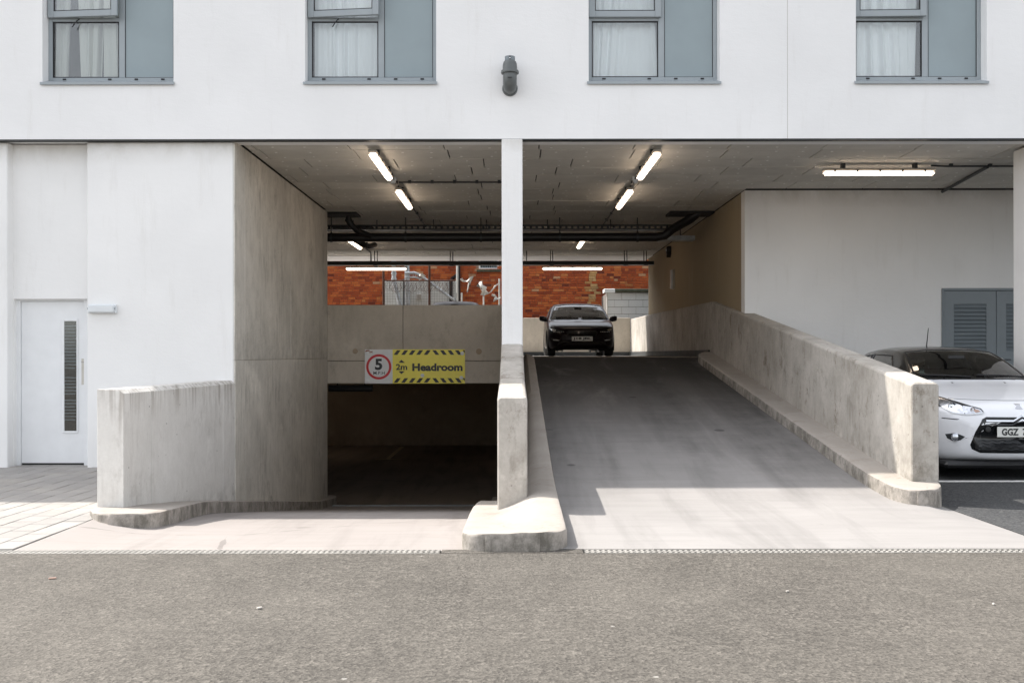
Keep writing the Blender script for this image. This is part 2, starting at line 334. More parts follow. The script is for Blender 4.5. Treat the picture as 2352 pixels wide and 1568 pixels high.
# ---------------------------------------------------------------- building helpers
WO = {}                                                       # world origin of every object made
def link(o, parent, world_origin):
    COL.objects.link(o); WO[o] = Vector(world_origin)
    if parent is not None:
        o.parent = parent; o.location = WO[o] - WO[parent]
    else:
        o.location = WO[o]
    return o
def tag(o, label=None, cat=None, group=None, kind=None):
    if label: o['label'] = label
    if cat: o['category'] = cat
    if group: o['group'] = group
    if kind: o['kind'] = kind
    return o
def thing(name, label, cat, loc, group=None):
    o = bpy.data.objects.new(name, None); o.empty_display_size = 0.2
    link(o, None, loc); return tag(o, label, cat, group)
def from_mesh(name, me, mat, parent, origin):
    o = bpy.data.objects.new(name, me)
    if mat is not None and len(me.materials) == 0: me.materials.append(mat)
    return link(o, parent, origin)
class MB:
    def __init__(s): s.v = []; s.f = []; s.tint = []
    def add(s, v, f, tint=None):
        n = len(s.v); s.v += [tuple(p) for p in v]; s.f += [tuple(i + n for i in q) for q in f]
        s.tint += [tint] * len(f); return s
    def box(s, x0, x1, y0, y1, z0, z1, tint=None):
        v = [(x0,y0,z0),(x1,y0,z0),(x1,y1,z0),(x0,y1,z0),(x0,y0,z1),(x1,y0,z1),(x1,y1,z1),(x0,y1,z1)]
        return s.add(v, [(0,3,2,1),(4,5,6,7),(0,1,5,4),(1,2,6,5),(2,3,7,6),(3,0,4,7)], tint)
    def obox(s, c, ax, ay, az):
        c, ax, ay, az = map(Vector, (c, ax, ay, az)); v = []
        for k in (-1, 1):
            for a, b in ((-1,-1),(1,-1),(1,1),(-1,1)): v.append(c + ax*a + ay*b + az*k)
        return s.add(v, [(0,3,2,1),(4,5,6,7),(0,1,5,4),(1,2,6,5),(2,3,7,6),(3,0,4,7)])
    def prism(s, poly, y0, y1, axis='y'):
        n = len(poly)
        def P(a, b, t): return {'y': (a, t, b), 'x': (t, a, b), 'z': (a, b, t)}[axis]
        v = [P(a, b, y0) for a, b in poly] + [P(a, b, y1) for a, b in poly]
        return s.add(v, [tuple(range(n)), tuple(range(2*n-1, n-1, -1))] + [(i, i+n, (i+1) % n + n, (i+1) % n) for i in range(n)])
    def tube(s, pts, r, seg=10, caps=True):
        pts = [Vector(p) for p in pts]; n = len(pts); rs = r if isinstance(r, (list, tuple)) else [r]*n
        t0 = (pts[1]-pts[0]).normalized(); up = Vector((0,0,1)) if abs(t0.z) < 0.9 else Vector((1,0,0))
        a = t0.cross(up).normalized(); V = []
        for i, p in enumerate(pts):
            if i == 0: t = pts[1]-pts[0]
            elif i == n-1: t = pts[-1]-pts[-2]
            else: t = (pts[i+1]-pts[i]).normalized() + (pts[i]-pts[i-1]).normalized()
            t.normalize(); a = (a - t*a.dot(t)).normalized(); b = t.cross(a)
            for k in range(seg):
                th = 2*math.pi*k/seg; V.append(p + (a*math.cos(th) + b*math.sin(th))*rs[i])
        Fc = [(i*seg+k, i*seg+(k+1)%seg, (i+1)*seg+(k+1)%seg, (i+1)*seg+k) for i in range(n-1) for k in range(seg)]
        if caps: Fc += [tuple(range(seg-1,-1,-1)), tuple(range((n-1)*seg, n*seg))]
        return s.add(V, Fc)
    def lathe(s, prof, c, axis='z', seg=20):
        c = Vector(c); V = []; n = len(prof)
        for r, h in prof:
            for k in range(seg):
                th = 2*math.pi*k/seg; a, b = r*math.cos(th), r*math.sin(th)
                V.append(c + Vector({'z': (a,b,h), 'y': (a,h,b), 'x': (h,a,b)}[axis]))
        Fc = [(i*seg+k, i*seg+(k+1)%seg, (i+1)*seg+(k+1)%seg, (i+1)*seg+k) for i in range(n-1) for k in range(seg)]
        Fc += [tuple(range(seg-1,-1,-1)), tuple(range((n-1)*seg, n*seg))]
        return s.add(V, Fc)
    def build(s, name, mat, parent=None, bevel=0.0, smooth=False, origin=None, seg=1, ang=35):
        me, org = s.mesh(name, bevel, smooth, origin, seg, ang)
        return from_mesh(name, me, mat, parent, org)
    def mesh(s, name, bevel=0.0, smooth=False, origin=None, seg=1, ang=35):
        A = np.array(s.v, dtype=float)
        if origin is None:
            lo, hi = A.min(0), A.max(0); origin = ((lo[0]+hi[0])/2, (lo[1]+hi[1])/2, lo[2])
        me = bpy.data.meshes.new(name)
        me.from_pydata((A - np.array(origin)).tolist(), [], s.f)
        if any(t is not None for t in s.tint):
            at = me.color_attributes.new('tint', 'FLOAT_COLOR', 'CORNER')
            buf = []
            for p, t in zip(me.polygons, s.tint): buf += list((t or (0.5,0.5,0.5)) + (1.0,)) * p.loop_total
            at.data.foreach_set('color', buf)
        bm = bmesh.new(); bm.from_mesh(me)
        bmesh.ops.recalc_face_normals(bm, faces=bm.faces)
        if bevel > 0:
            e = [e for e in bm.edges if len(e.link_faces) == 2 and e.calc_face_angle(0) > math.radians(30)]
            bmesh.ops.bevel(bm, geom=e, offset=bevel, segments=seg, affect='EDGES', clamp_overlap=True)
        if smooth:
            for f in bm.faces: f.smooth = True
            for e in bm.edges:
                if len(e.link_faces) == 2 and e.calc_face_angle(0) > math.radians(ang): e.smooth = False
        bm.to_mesh(me); bm.free()
        return me, Vector(origin)
def bx(name, x0, x1, y0, y1, z0, z1, mat, parent=None, bevel=0.0):
    return MB().box(x0,x1,y0,y1,z0,z1).build(name, mat, parent, bevel)
def wall_holes(x0, x1, z0, z1, y0, y1, holes):
    """upright wall in x,z with rectangular openings (hx0,hx1,hz0,hz1): one mesh with reveals"""
    xs = sorted({x0, x1} | {h[0] for h in holes} | {h[1] for h in holes}); zs = sorted({z0, z1} | {h[2] for h in holes} | {h[3] for h in holes})
    m = MB(); nx, nz = len(xs), len(zs)
    def solid(i, k):
        if not (0 <= i < nx-1 and 0 <= k < nz-1): return False
        cx, cz = (xs[i]+xs[i+1])/2, (zs[k]+zs[k+1])/2
        return not any(h[0] < cx < h[1] and h[2] < cz < h[3] for h in holes)
    idx = {}
    def vi(i, k, b):
        if (i,k,b) not in idx:
            idx[(i,k,b)] = len(m.v); m.v.append((xs[i], y1 if b else y0, zs[k]))
        return idx[(i,k,b)]
    def fc(*q): m.f.append(q); m.tint.append(None)
    for i in range(nx-1):
        for k in range(nz-1):
            if not solid(i,k): continue
            fc(vi(i,k,0),vi(i+1,k,0),vi(i+1,k+1,0),vi(i,k+1,0)); fc(vi(i,k,1),vi(i,k+1,1),vi(i+1,k+1,1),vi(i+1,k,1))
            if not solid(i-1,k): fc(vi(i,k,0),vi(i,k+1,0),vi(i,k+1,1),vi(i,k,1))
            if not solid(i+1,k): fc(vi(i+1,k,0),vi(i+1,k,1),vi(i+1,k+1,1),vi(i+1,k+1,0))
            if not solid(i,k-1): fc(vi(i,k,0),vi(i,k,1),vi(i+1,k,1),vi(i+1,k,0))
            if not solid(i,k+1): fc(vi(i,k+1,0),vi(i+1,k+1,0),vi(i+1,k+1,1),vi(i,k+1,1))
    return m
def text_mb(txt, size, cx, y, cz, depth=0.0015, bold=0.0, squeeze=1.0, align='CENTER'):
    """lettering standing in the x,z plane, facing -y, centred at cx,cz"""
    c = bpy.data.curves.new('t', 'FONT'); c.body = txt; c.size = size; c.align_x = align; c.extrude = depth; c.offset = bold; c.resolution_u = 3
    o = bpy.data.objects.new('t', c); COL.objects.link(o)
    bpy.context.view_layer.update()
    dg = bpy.context.evaluated_depsgraph_get()
    me = bpy.data.meshes.new_from_object(o.evaluated_get(dg))
    vs = np.array([v.co[:] for v in me.vertices]); fs = [tuple(p.vertices) for p in me.polygons]
    bpy.data.objects.remove(o); bpy.data.curves.remove(c); bpy.data.meshes.remove(me)
    lo, hi = vs.min(0), vs.max(0); mid = (lo+hi)/2
    if align != 'CENTER': mid[0] = lo[0]
    m = MB(); m.add([(cx+(v[0]-mid[0])*squeeze, y-v[2], cz+(v[1]-mid[1])) for v in vs], fs)
    return m
def interp(pts):
    a = np.array(pts); return lambda y: float(np.interp(y, a[:,0], a[:,1]))
def sst(t): t = min(1, max(0, t)); return t*t*(3-2*t)
RNG = random.Random(7)

# ---------------------------------------------------------------- levels of the two drives (height against depth)
def smoothcurve(pts, r=0.5):
    f = interp(pts); return lambda y: sum(f(y + r*k/4) for k in range(-4, 5))/9
Z_LOW = smoothcurve([(5,0),(6.92,0),(8.3,-.075),(9.0,-.13),(10.4,-.285),(16.6,-1.20),(18.2,-1.355),(19.5,-1.385),(40,-1.385)], 0.4)
Z_UP = smoothcurve([(5,0),(6.92,0),(8.8,.055),(9.4,.105),(18.5,1.335),(40,1.335)], 0.5)
DECK = 1.335
CEIL = 3.985
# ================================================================ GROUND
def ground():
    xs = [-160, -30, -9, 9, 30, 160]; ys = [-160, -30, 0, 6.86, 30.75, 60, 200]
    m = MB(); idx = {}
    for i, x in enumerate(xs):
        for j, y in enumerate(ys): idx[i,j] = len(m.v); m.v.append((x,y,0))
    for i in range(len(xs)-1):
        for j in range(len(ys)-1):
            if xs[i] == -9 and ys[j] == 6.86: continue
            m.f.append((idx[i,j],idx[i+1,j],idx[i+1,j+1],idx[i,j+1])); m.tint.append(None)
    tag(m.build('road', M['asphalt'], origin=(0,0,0)), 'worn grey asphalt road in front of the car park entrance', 'road', kind='structure')
def sheet(name, x0, x1, y0, y1, zf, nx, ny, mat, thick=0.0):
    m = MB(); xs = np.linspace(x0,x1,nx+1); ys = np.linspace(y0,y1,ny+1)
    for y in ys:
        for x in xs: m.v.append((x,y,zf(x,y)))
    for j in range(ny):
        for i in range(nx):
            a = j*(nx+1)+i; m.f.append((a,a+1,a+nx+2,a+nx+1)); m.tint.append(None)
    return m.build(name, mat, None, smooth=True, ang=80)
def z_pav(x, y):
    g = float(np.interp(y, [7.0, 8.6, 9.4, 10.2, 12.2], [0, .6, 1, 1, 0]))
    return -.02*sst((x+6.6)/2.4)*g
def past_wall(x, y):
    lim = -3.71+(y-8.9)/3.2*.10 if y >= 8.9 else (float(np.interp(y, [8.2,8.35,8.6,8.9], [-3.35,-3.5,-3.64,-3.71])) if y > 8.2 else 9)
    return x > lim
def z_apron(x, y):
    k = sst((y-8.4)/.5); return Z_LOW(y)*(k+(1-k)*sst((x+3.56)/.7))
def z_ramp(x, y): return Z_UP(y)*(1-sst((x-3.55)/.3)*(1 if y < 9.4 else 0)) if x > 3.55 else Z_UP(y)
ground()
tag(sheet('driveway', -3.5, -.15, 6.985, 17.7, z_apron, 24, 110, M['screed']), 'pale concrete drive sloping down into the lower level', 'driveway', kind='structure')
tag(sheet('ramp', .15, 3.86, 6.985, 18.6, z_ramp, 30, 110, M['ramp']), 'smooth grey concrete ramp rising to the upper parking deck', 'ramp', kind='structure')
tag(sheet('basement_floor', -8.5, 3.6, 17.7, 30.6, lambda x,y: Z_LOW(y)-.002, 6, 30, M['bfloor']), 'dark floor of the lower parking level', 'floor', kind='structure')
# parking bay at the right
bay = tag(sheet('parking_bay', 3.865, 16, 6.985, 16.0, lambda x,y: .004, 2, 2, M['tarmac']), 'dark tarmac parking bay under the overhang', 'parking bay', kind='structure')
bx('painted_line', 3.95, 9.5, 10.62, 10.72, .006, .0095, M['line'], bay)
# paving by the door
pav = tag(sheet('pavement', -9.0, -3.49, 6.985, 12.6, lambda x,y: z_pav(x,y)-.008-(.35 if past_wall(x-.2,y) else 0), 40, 40, M['joint']), 'pale block paving between the white door and the drive', 'pavement', kind='structure')
SW, SL = 0.20, 0.30
slab_me, _ = MB().box(-SW/2+.004, SW/2-.004, -SL/2+.005, SL/2-.005, -.02, .008).mesh('paving_slab', 0.003, origin=(0,0,0))
n = 0
for c in range(16):
    x = -3.61 - c*SW
    off = (c % 2)*SL/2 + RNG.uniform(-.02,.02)
    y = 7.0 + SL/2 - off
    while y < 12.5:
        y0, y1 = max(y-SL/2, 6.99), min(y+SL/2, 12.6)
        if y1-y0 > .1 and not past_wall(x-.06, (y0+y1)/2):
            if y1-y0 < SL-.01:
                o = MB().box(x-SW/2+.003, x+SW/2-.003, y0+.003, y1-.003, -.02, .008).build('paving_slab', M['slab'], pav, 0.004, origin=(x,(y0+y1)/2,z_pav(x,(y0+y1)/2)))
                o.location.z += 0
                for v in o.data.vertices: v.co.z += z_pav(x,(y0+y1)/2)
            else:
                o = from_mesh('paving_slab', slab_me, M['slab'], pav, (x, y, z_pav(x,y)+RNG.uniform(-.0015,.0015)))
                dx = (z_pav(x+.05,y)-z_pav(x-.05,y))/.1; dy = (z_pav(x,y+.05)-z_pav(x,y-.05))/.1
                o.rotation_euler = (dy+RNG.uniform(-.004,.004), -dx+RNG.uniform(-.006,.006), 0)
        y += SL
# drain channel
dr = thing('drain_channel', 'long line of slotted drain grates between the road and the concrete drive', 'drain', (0,6.92,0))
bx('channel', -9, 9, 6.862, 6.984, -.09, -.035, M['backing'], dr)
gm = MB(); GL = 0.5
gm.box(-GL/2+.003, GL/2-.003, -.061, -.050, -.03, .003); gm.box(-GL/2+.003, GL/2-.003, .050, .061, -.03, .003); gm.box(-GL/2+.003, GL/2-.003, -.006, .006, -.03, .002)
for k in range(13):
    x = -GL/2+.02+k*(GL-.04)/12
    for s in (-1, 1):
        gm.obox((x, s*.028, -.0125), (.0095, 0, 0), (.010*1, .023, 0), (0, 0, .0145))
bx('channel_infill', -.49, .49, 6.861, 6.985, -.05, .002, M['asphalt'], dr)
gme, _ = gm.mesh('grate', origin=(0,0,0))
for k in range(36):
    xc = -9+GL/2+k*GL
    if abs(xc-.0) < .30 and abs(xc) < .26: continue
    from_mesh('grate', gme, M['grate'], dr, (xc, 6.923, RNG.uniform(-.002,.001)))

# ================================================================ KERBS AND FREE WALLS
def kerb(name, L, R, ys, ztop, depth, label, mat, nmid=8):
    m = MB(); rows = []
    for y in ys:
        l, r = L(y), R(y); row = []
        w = r-l; b = min(.022, w*.2)
        cs = [(l-.004,'b'),(l,'s'),(l+b*.3,'m'),(l+b,'t')] + [(l+b+(w-2*b)*k/nmid,'t') for k in range(1,nmid)] + [(r-b,'t'),(r-b*.3,'m'),(r,'s'),(r+.004,'b')]
        for x, t in cs:
            jz = .0015*math.sin(y*7.3+x*5)+.0015*math.sin(y*19+x*31)
            z = ztop(x,y) + jz
            if t == 'b': z -= depth
            elif t == 's': z -= .024
            elif t == 'm': z -= .007
            row.append((x + (.0015*math.sin(y*23+z*9) if t in 'sb' else 0), y, z))
        rows.append(row)
    n = len(rows[0])
    for row in rows: m.v += row
    for j in range(len(rows)-1):
        for i in range(n-1):
            a = j*n+i; m.f.append((a,a+1,a+n+1,a+n)); m.tint.append(None)
    # rounded front face and closed back
    for j, sgn in ((0,-1),(len(rows)-1,1)):
        base = j*n; k0 = len(m.v)
        ring = rows[j]
        for (x,y,z) in ring: m.v.append((x, y+sgn*.012, z-.03))
        for (x,y,z) in ring: m.v.append((x, y+sgn*.014, min(z,ztop(x,y))-depth))
        for i in range(n-1):
            m.f.append((base+i,base+i+1,k0+i+1,k0+i)); m.f.append((k0+i,k0+i+1,k0+n+i+1,k0+n+i)); m.tint += [None,None]
    return tag(m.build(name, mat, None, smooth=True, ang=40), label, 'kerb', 'concrete kerbs along the two drives')
yy = lambda a, b, s, tip: list(np.unique(np.concatenate([a+tip*(np.linspace(0,1,14)**2), np.arange(a+tip, b, s), [b]])))
def arcx(y, y0, r, xc, hw):                       # quarter-round plan of a nose
    t = min(1, max(0, (y-y0)/r)); return hw*0.0 + r*(1-math.sqrt(max(0, 1-(1-t)**2)))
kL = interp([(8.18,-3.32),(8.22,-3.41),(8.33,-3.51),(8.58,-3.645),(8.9,-3.735),(9.2,-3.75),(12.1,-3.75),(12.15,-3.46),(18.45,-3.46)])
kR = interp([(8.18,-3.10),(8.21,-3.03),(8.30,-2.975),(8.5,-2.96),(9.0,-2.99),(10.0,-3.13),(10.5,-3.19),(18.0,-3.19),(18.3,-3.21),(18.42,-3.28),(18.45,-3.32)])
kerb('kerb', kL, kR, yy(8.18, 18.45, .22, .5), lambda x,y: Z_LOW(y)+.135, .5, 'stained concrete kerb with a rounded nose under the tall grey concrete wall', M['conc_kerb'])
cL = lambda y: -.36 + arcx(y, 6.925, .17, 0, 0)
cR = lambda y: .392 - arcx(y, 6.925, .20, 0, 0) - (max(0, y-17.6)*.3 if y > 17.6 else 0)
def z_mid(x, y):
    f = sst((x+.16)/.42); lo, hi = Z_LOW(y), Z_UP(y)
    return lo*(1-f)+hi*f+.128
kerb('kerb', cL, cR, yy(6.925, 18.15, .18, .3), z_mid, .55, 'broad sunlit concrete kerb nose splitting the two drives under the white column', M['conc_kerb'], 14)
rL = interp([(8.68,3.53),(8.70,3.47),(8.76,3.43),(8.9,3.385),(9.6,3.36),(17.6,3.30),(18.0,3.36),(18.2,3.5)])
rR = interp([(8.68,3.62),(8.70,3.69),(8.76,3.755),(8.9,3.84),(9.1,3.90),(9.4,3.915),(18.2,3.915)])
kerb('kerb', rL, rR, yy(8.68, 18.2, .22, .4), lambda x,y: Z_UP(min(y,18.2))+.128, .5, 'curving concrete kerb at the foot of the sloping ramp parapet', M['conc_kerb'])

ww = thing('wing_wall', 'low pale concrete wing wall with brown drip stains beside the door paving', 'wall', (-3.8,10.5,-.3))
def wing(t0, t1, name):
    a = lambda t: (-3.475+(-3.371+3.475)*t, 8.9+3.21*t)
    (x0,y0),(x1,y1) = a(t0), a(t1); top = 1.062
    m = MB(); o = .235
    v = []
    for z, ins in ((-.5,0),(top-.04,0),(top,.045)):
        v += [(x0-ins,y0,z),(x1-ins,y1,z),(x1-o,y1,z),(x0-o,y0,z)]
    m.add(v, [(3,2,1,0)] + [(q*4+i, q*4+(i+1)%4, q*4+4+(i+1)%4, q*4+4+i) for q in (0,1) for i in range(4)] + [(8,9,10,11)])
    return m.build(name, M['conc_wing'], ww, 0.0025)
wing(0, .20, 'formwork_panel'); wing(.2028, .86, 'formwork_panel'); wing(.8625, 1, 'formwork_panel')

DIVTOP = [(8.55,1.005),(10.25,1.127),(12.0,1.50),(18.2,2.335)]
def profwall(x0, x1, top, zb, ch=.02):
    """wall running in depth, its top following (y,z) points, long top edges chamfered"""
    m = MB(); n = len(top); v = []
    for y, z in top: v += [(x0,y,zb(y) if callable(zb) else zb),(x0,y,z-ch),(x0+ch,y,z),(x1-ch,y,z),(x1,y,z-ch),(x1,y,zb(y) if callable(zb) else zb)]
    f = []
    for j in range(n-1):
        for i in range(6):
            a, b = j*6+i, j*6+(i+1)%6; f.append((a,b,b+6,a+6))
    f += [(0,1,2,3,4,5), tuple((n-1)*6+i for i in (5,4,3,2,1,0))]
    return m.add(v, f)
tag(profwall(-.127,.131,DIVTOP,-1.9,.022).build('dividing_wall', M['conc_par'], None, 0.012), 'narrow concrete dividing wall between the drives carrying the white column', 'wall')
PARTOP = [(9.07,1.105),(18.15,2.335),(27.1,2.44),(30.48,2.46)]
tag(profwall(3.64,3.89,PARTOP[:2],-.1,.02).build('ramp_parapet', M['conc_par'], None, 0.010), 'long sloping concrete parapet wall beside the ramp with stained end face', 'wall')
tag(profwall(3.64,3.89,[(18.154,2.335),(27.1,2.44),(30.48,2.46)],.9,.02).build('deck_parapet', M['conc_par'], None, 0.006), 'level concrete parapet along the upper deck beyond the top of the ramp', 'wall')
bx('tar_upstand', 3.60, 3.645, 18.3, 30.45, DECK+.001, DECK+.12, M['darksteel'], None); tag(bpy.context.scene.objects['tar_upstand'], 'dark tarred strip along the foot of the deck parapet', 'upstand')

# ================================================================ THE WHITE BUILDING
BD = thing('car_park_building', 'white rendered block raised over a two level car park entrance', 'building', (0,12,0))
W = [(-5.656,-4.076),(-2.490,-.910),(.929,2.509),(4.150,5.730)]; WZ0, WZ1 = 4.704, 6.30
ROOFZ = 8.30
JX = px(1809.6, 12.0)
holes = [(a,b,4.644,WZ1) for a,b in W]
wall_holes(-16,JX-.003,3.968,ROOFZ,12.0,12.35,holes[:3]).build('upper_wall', M['render'], BD)
wall_holes(JX+.003,16,3.968,ROOFZ,12.0,12.35,holes[3:]).build('upper_wall', M['render'], BD)
bx('movement_joint', JX-.003, JX+.003, 12.003, 12.1, 3.97, ROOFZ-.01, M['housing'], BD)
bx('upper_block', -16, 16, 13.6, 27.6, CEIL+.10, ROOFZ-.3, M['room'], BD)
bx('flat_roof', -15.99, 15.99, 12.36, 27.62, ROOFZ-.295, ROOFZ-.05, M['roof'], BD)
bx('floor_slab', -15.98, 15.98, 12.36, 27.64, CEIL+.036, CEIL+.09, M['backing'], BD)
bx('drip_strip', -15.9, 15.9, 12.004, 12.12, 3.956, 3.967, M['darksteel'], BD)
bx('end_wall', -16, -15.7, 12.36, 27.6, 0, ROOFZ-.3, M['render2'], BD); bx('end_wall', 15.7, 16, 12.36, 27.6, 0, ROOFZ-.3, M['render2'], BD)
# piers of the lower storey
bx('pier', -15.98, -6.132, 12.1, 12.6, -.1, 3.955, M['render2'], BD, .01)
dx0, dx1, dzt = -6.132, -5.16, pz(685, 12.24)
wall_holes(dx0, -5.0, 0, 3.953, 12.24, 12.45, [(-6.13+.004, -5.20, -.001+.001, dzt)]).build('door_wall', M['render2'], BD)
bx('pier', -5.164, -3.385, 12.1, 12.6, -.3, 3.955, M['render2'], BD, .01)
bx('pier', 6.42, 7.35, 12.12, 12.75, -.02, 3.96, M['render2'], BD, .01)
bx('pier', 12.5, 15.9, 12.12, 15.9, -.02, 3.96, M['render2'], BD, .01)
bx('left_infill', -15.6, -6.0, 12.65, 13.2, -.1, 3.9, M['render2'], BD)
bx('left_infill', -5.1, -3.7, 12.62, 13.2, -1.5, 3.9, M['render2'], BD)
# column
bx('column', -.122, .129, 11.985, 12.235, 1.45, 3.962, M['render2'], BD, .008)
# tall concrete flank wall in formwork panels
fw = bx('flank_wall', -3.75, -3.395, 12.13, 18.1, -1.9, 3.96, M['conc_wall'], BD)
for (y0,y1) in ((12.11,12.553),(12.566,15.153),(15.167,18.16)):
    for (z0,z1) in ((-1.6,1.303),(1.307,3.97)):
        MB().box(-3.42,-3.367+RNG.uniform(-.003,.003),y0,y1,z0,z1).build('formwork_panel', M['conc_wall'], fw, .003)
# lintel over the lower drive
LY = 18.2
bx('lintel_beam', -3.52, -.128, LY, LY+.35, pz(880,LY), pz(829,LY), M['conc_lintel'], BD, .008)
bx('deck_edge_parapet', -3.50, px(925.5,LY)-.004, LY-.004, LY+.25, pz(828,LY), pz(700,LY), M['conc_lintel'], BD, .008)
bx('deck_edge_parapet', px(925.5,LY)+.004, -.129, LY-.001, LY+.25, pz(828,LY), pz(700.3,LY), M['conc_lintel'], BD, .008)
bx('joint_backing', -3.4, -.14, LY+.03, LY+.2, pz(860,LY), pz(703,LY), M['backing'], BD)
for (x,y,r) in ((816,806,.05),(1100,807,.055)):
    MB().lathe([(r,-.004),(r*.9,-.0065),(0.001,-.0065)], (px(x,LY),LY,pz(y,LY)), 'y', 14).build('tie_plug', M['conc_dark'], BD)
bx('deck_slab', -8.5, 3.62, 25.2, 30.5, DECK-.36, DECK, M['deck'], BD)  # rear part of the deck, its sunlight put into a paler screed
bx('deck_slab', -8.5, 3.62, LY+.36, 25.196, DECK-.36, DECK, M['bfloor'], BD)  # roofed front part, its shade put into a darker floor colour
bx('rear_parapet', -8.6, 3.63, 30.5, 30.75, -1.5, pz(730,30.5), M['conc_lintel'], BD, .01)
bx('base_strip', -8.4, 3.59, 30.46, 30.505, DECK+.001, DECK+.12, M['darksteel'], BD)
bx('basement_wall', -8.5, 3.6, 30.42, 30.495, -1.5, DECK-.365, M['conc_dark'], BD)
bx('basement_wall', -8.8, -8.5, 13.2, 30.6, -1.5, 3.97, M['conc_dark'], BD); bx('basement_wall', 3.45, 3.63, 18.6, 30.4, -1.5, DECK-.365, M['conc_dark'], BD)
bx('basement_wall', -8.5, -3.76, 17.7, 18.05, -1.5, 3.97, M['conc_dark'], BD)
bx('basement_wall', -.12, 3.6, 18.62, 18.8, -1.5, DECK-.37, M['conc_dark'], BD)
# right flank, cream painted, and back wall of the bay
bx('cream_wall', 3.715, 3.96, 15.875, 27.1, 1.4, CEIL-.004, M['cream'], BD, .004)
LDX0, LDX1, LDZ = px(2163,15.85), px(2163,15.85)+1.74, pz(663,15.85)
wall_holes(3.709, 12.6, 0, CEIL-.006, 15.855, 16.1, [(LDX0,LDX1,-.0+.001,LDZ)]).build('bay_back_wall', M['render2'], BD)
bx('service_room', LDX0-.1, LDX1+.1, 16.6, 16.7, 0, 2.6, M['backing'], BD)
# soffit of boards
sof = bx('soffit', -8.4, 12.6, 12.13, 26.2, CEIL+.028, CEIL+.034, M['backing'], BD)
bl, bw = 1.2, 0.6
bme, _ = MB().box(-bl/2+.008, bl/2-.008, -bw/2+.006, bw/2-.006, 0, .026).mesh('soffit_board', .002, origin=(0,0,0))
fixm = MB(); y = 12.125; row = 0
while y < 26.15:
    y1 = min(y+bw, 26.2); cy = (y+y1)/2
    x0, x1 = (-3.36, 12.5) if cy < 15.9 else ((-3.36, 3.71) if cy < 18.2 else (-8.4, 3.71))
    if cy < 15.9: x1 = 8.6
    x = x0 - RNG.uniform(.1, 1.1)
    while x < x1:
        a, b = max(x, x0), min(x+bl, x1)
        if b-a > .05:
            zc = CEIL + RNG.uniform(-.003, .003)
            if b-a > bl-.01 and y1-y > bw-.01: from_mesh('soffit_board', bme, M['board'], sof, ((a+b)/2, cy, zc))
            else: MB().box(a+.008,b-.008,y+.006,y1-.006,zc,zc+.026).build('soffit_board', M['board'], sof, .002)
            nx = max(1, round((b-a)/.4))
            for i in range(nx):
                for j in (0, 1):
                    if RNG.random() < .12: continue
                    fx, fy = a+(i+.5)*(b-a)/nx+RNG.uniform(-.05,.05), y+(.14 if j == 0 else .46)*(y1-y)/.6+RNG.uniform(-.03,.03)
                    r = RNG.uniform(.014, .020); fixm.lathe([(r,.001),(r,-.003),(.001,-.003)], (fx,fy,zc), 'z', 6)
        x += bl
    y += bw; row += 1
tag(fixm.build('board_fixings', M['fixing'], sof), kind='stuff')
bx('rear_soffit', -8.4, 3.71, 26.205, 27.6, CEIL-.012, CEIL+.02, M['render2'], BD)  # soffit lit by bounced sun, that brightness put into the white colour
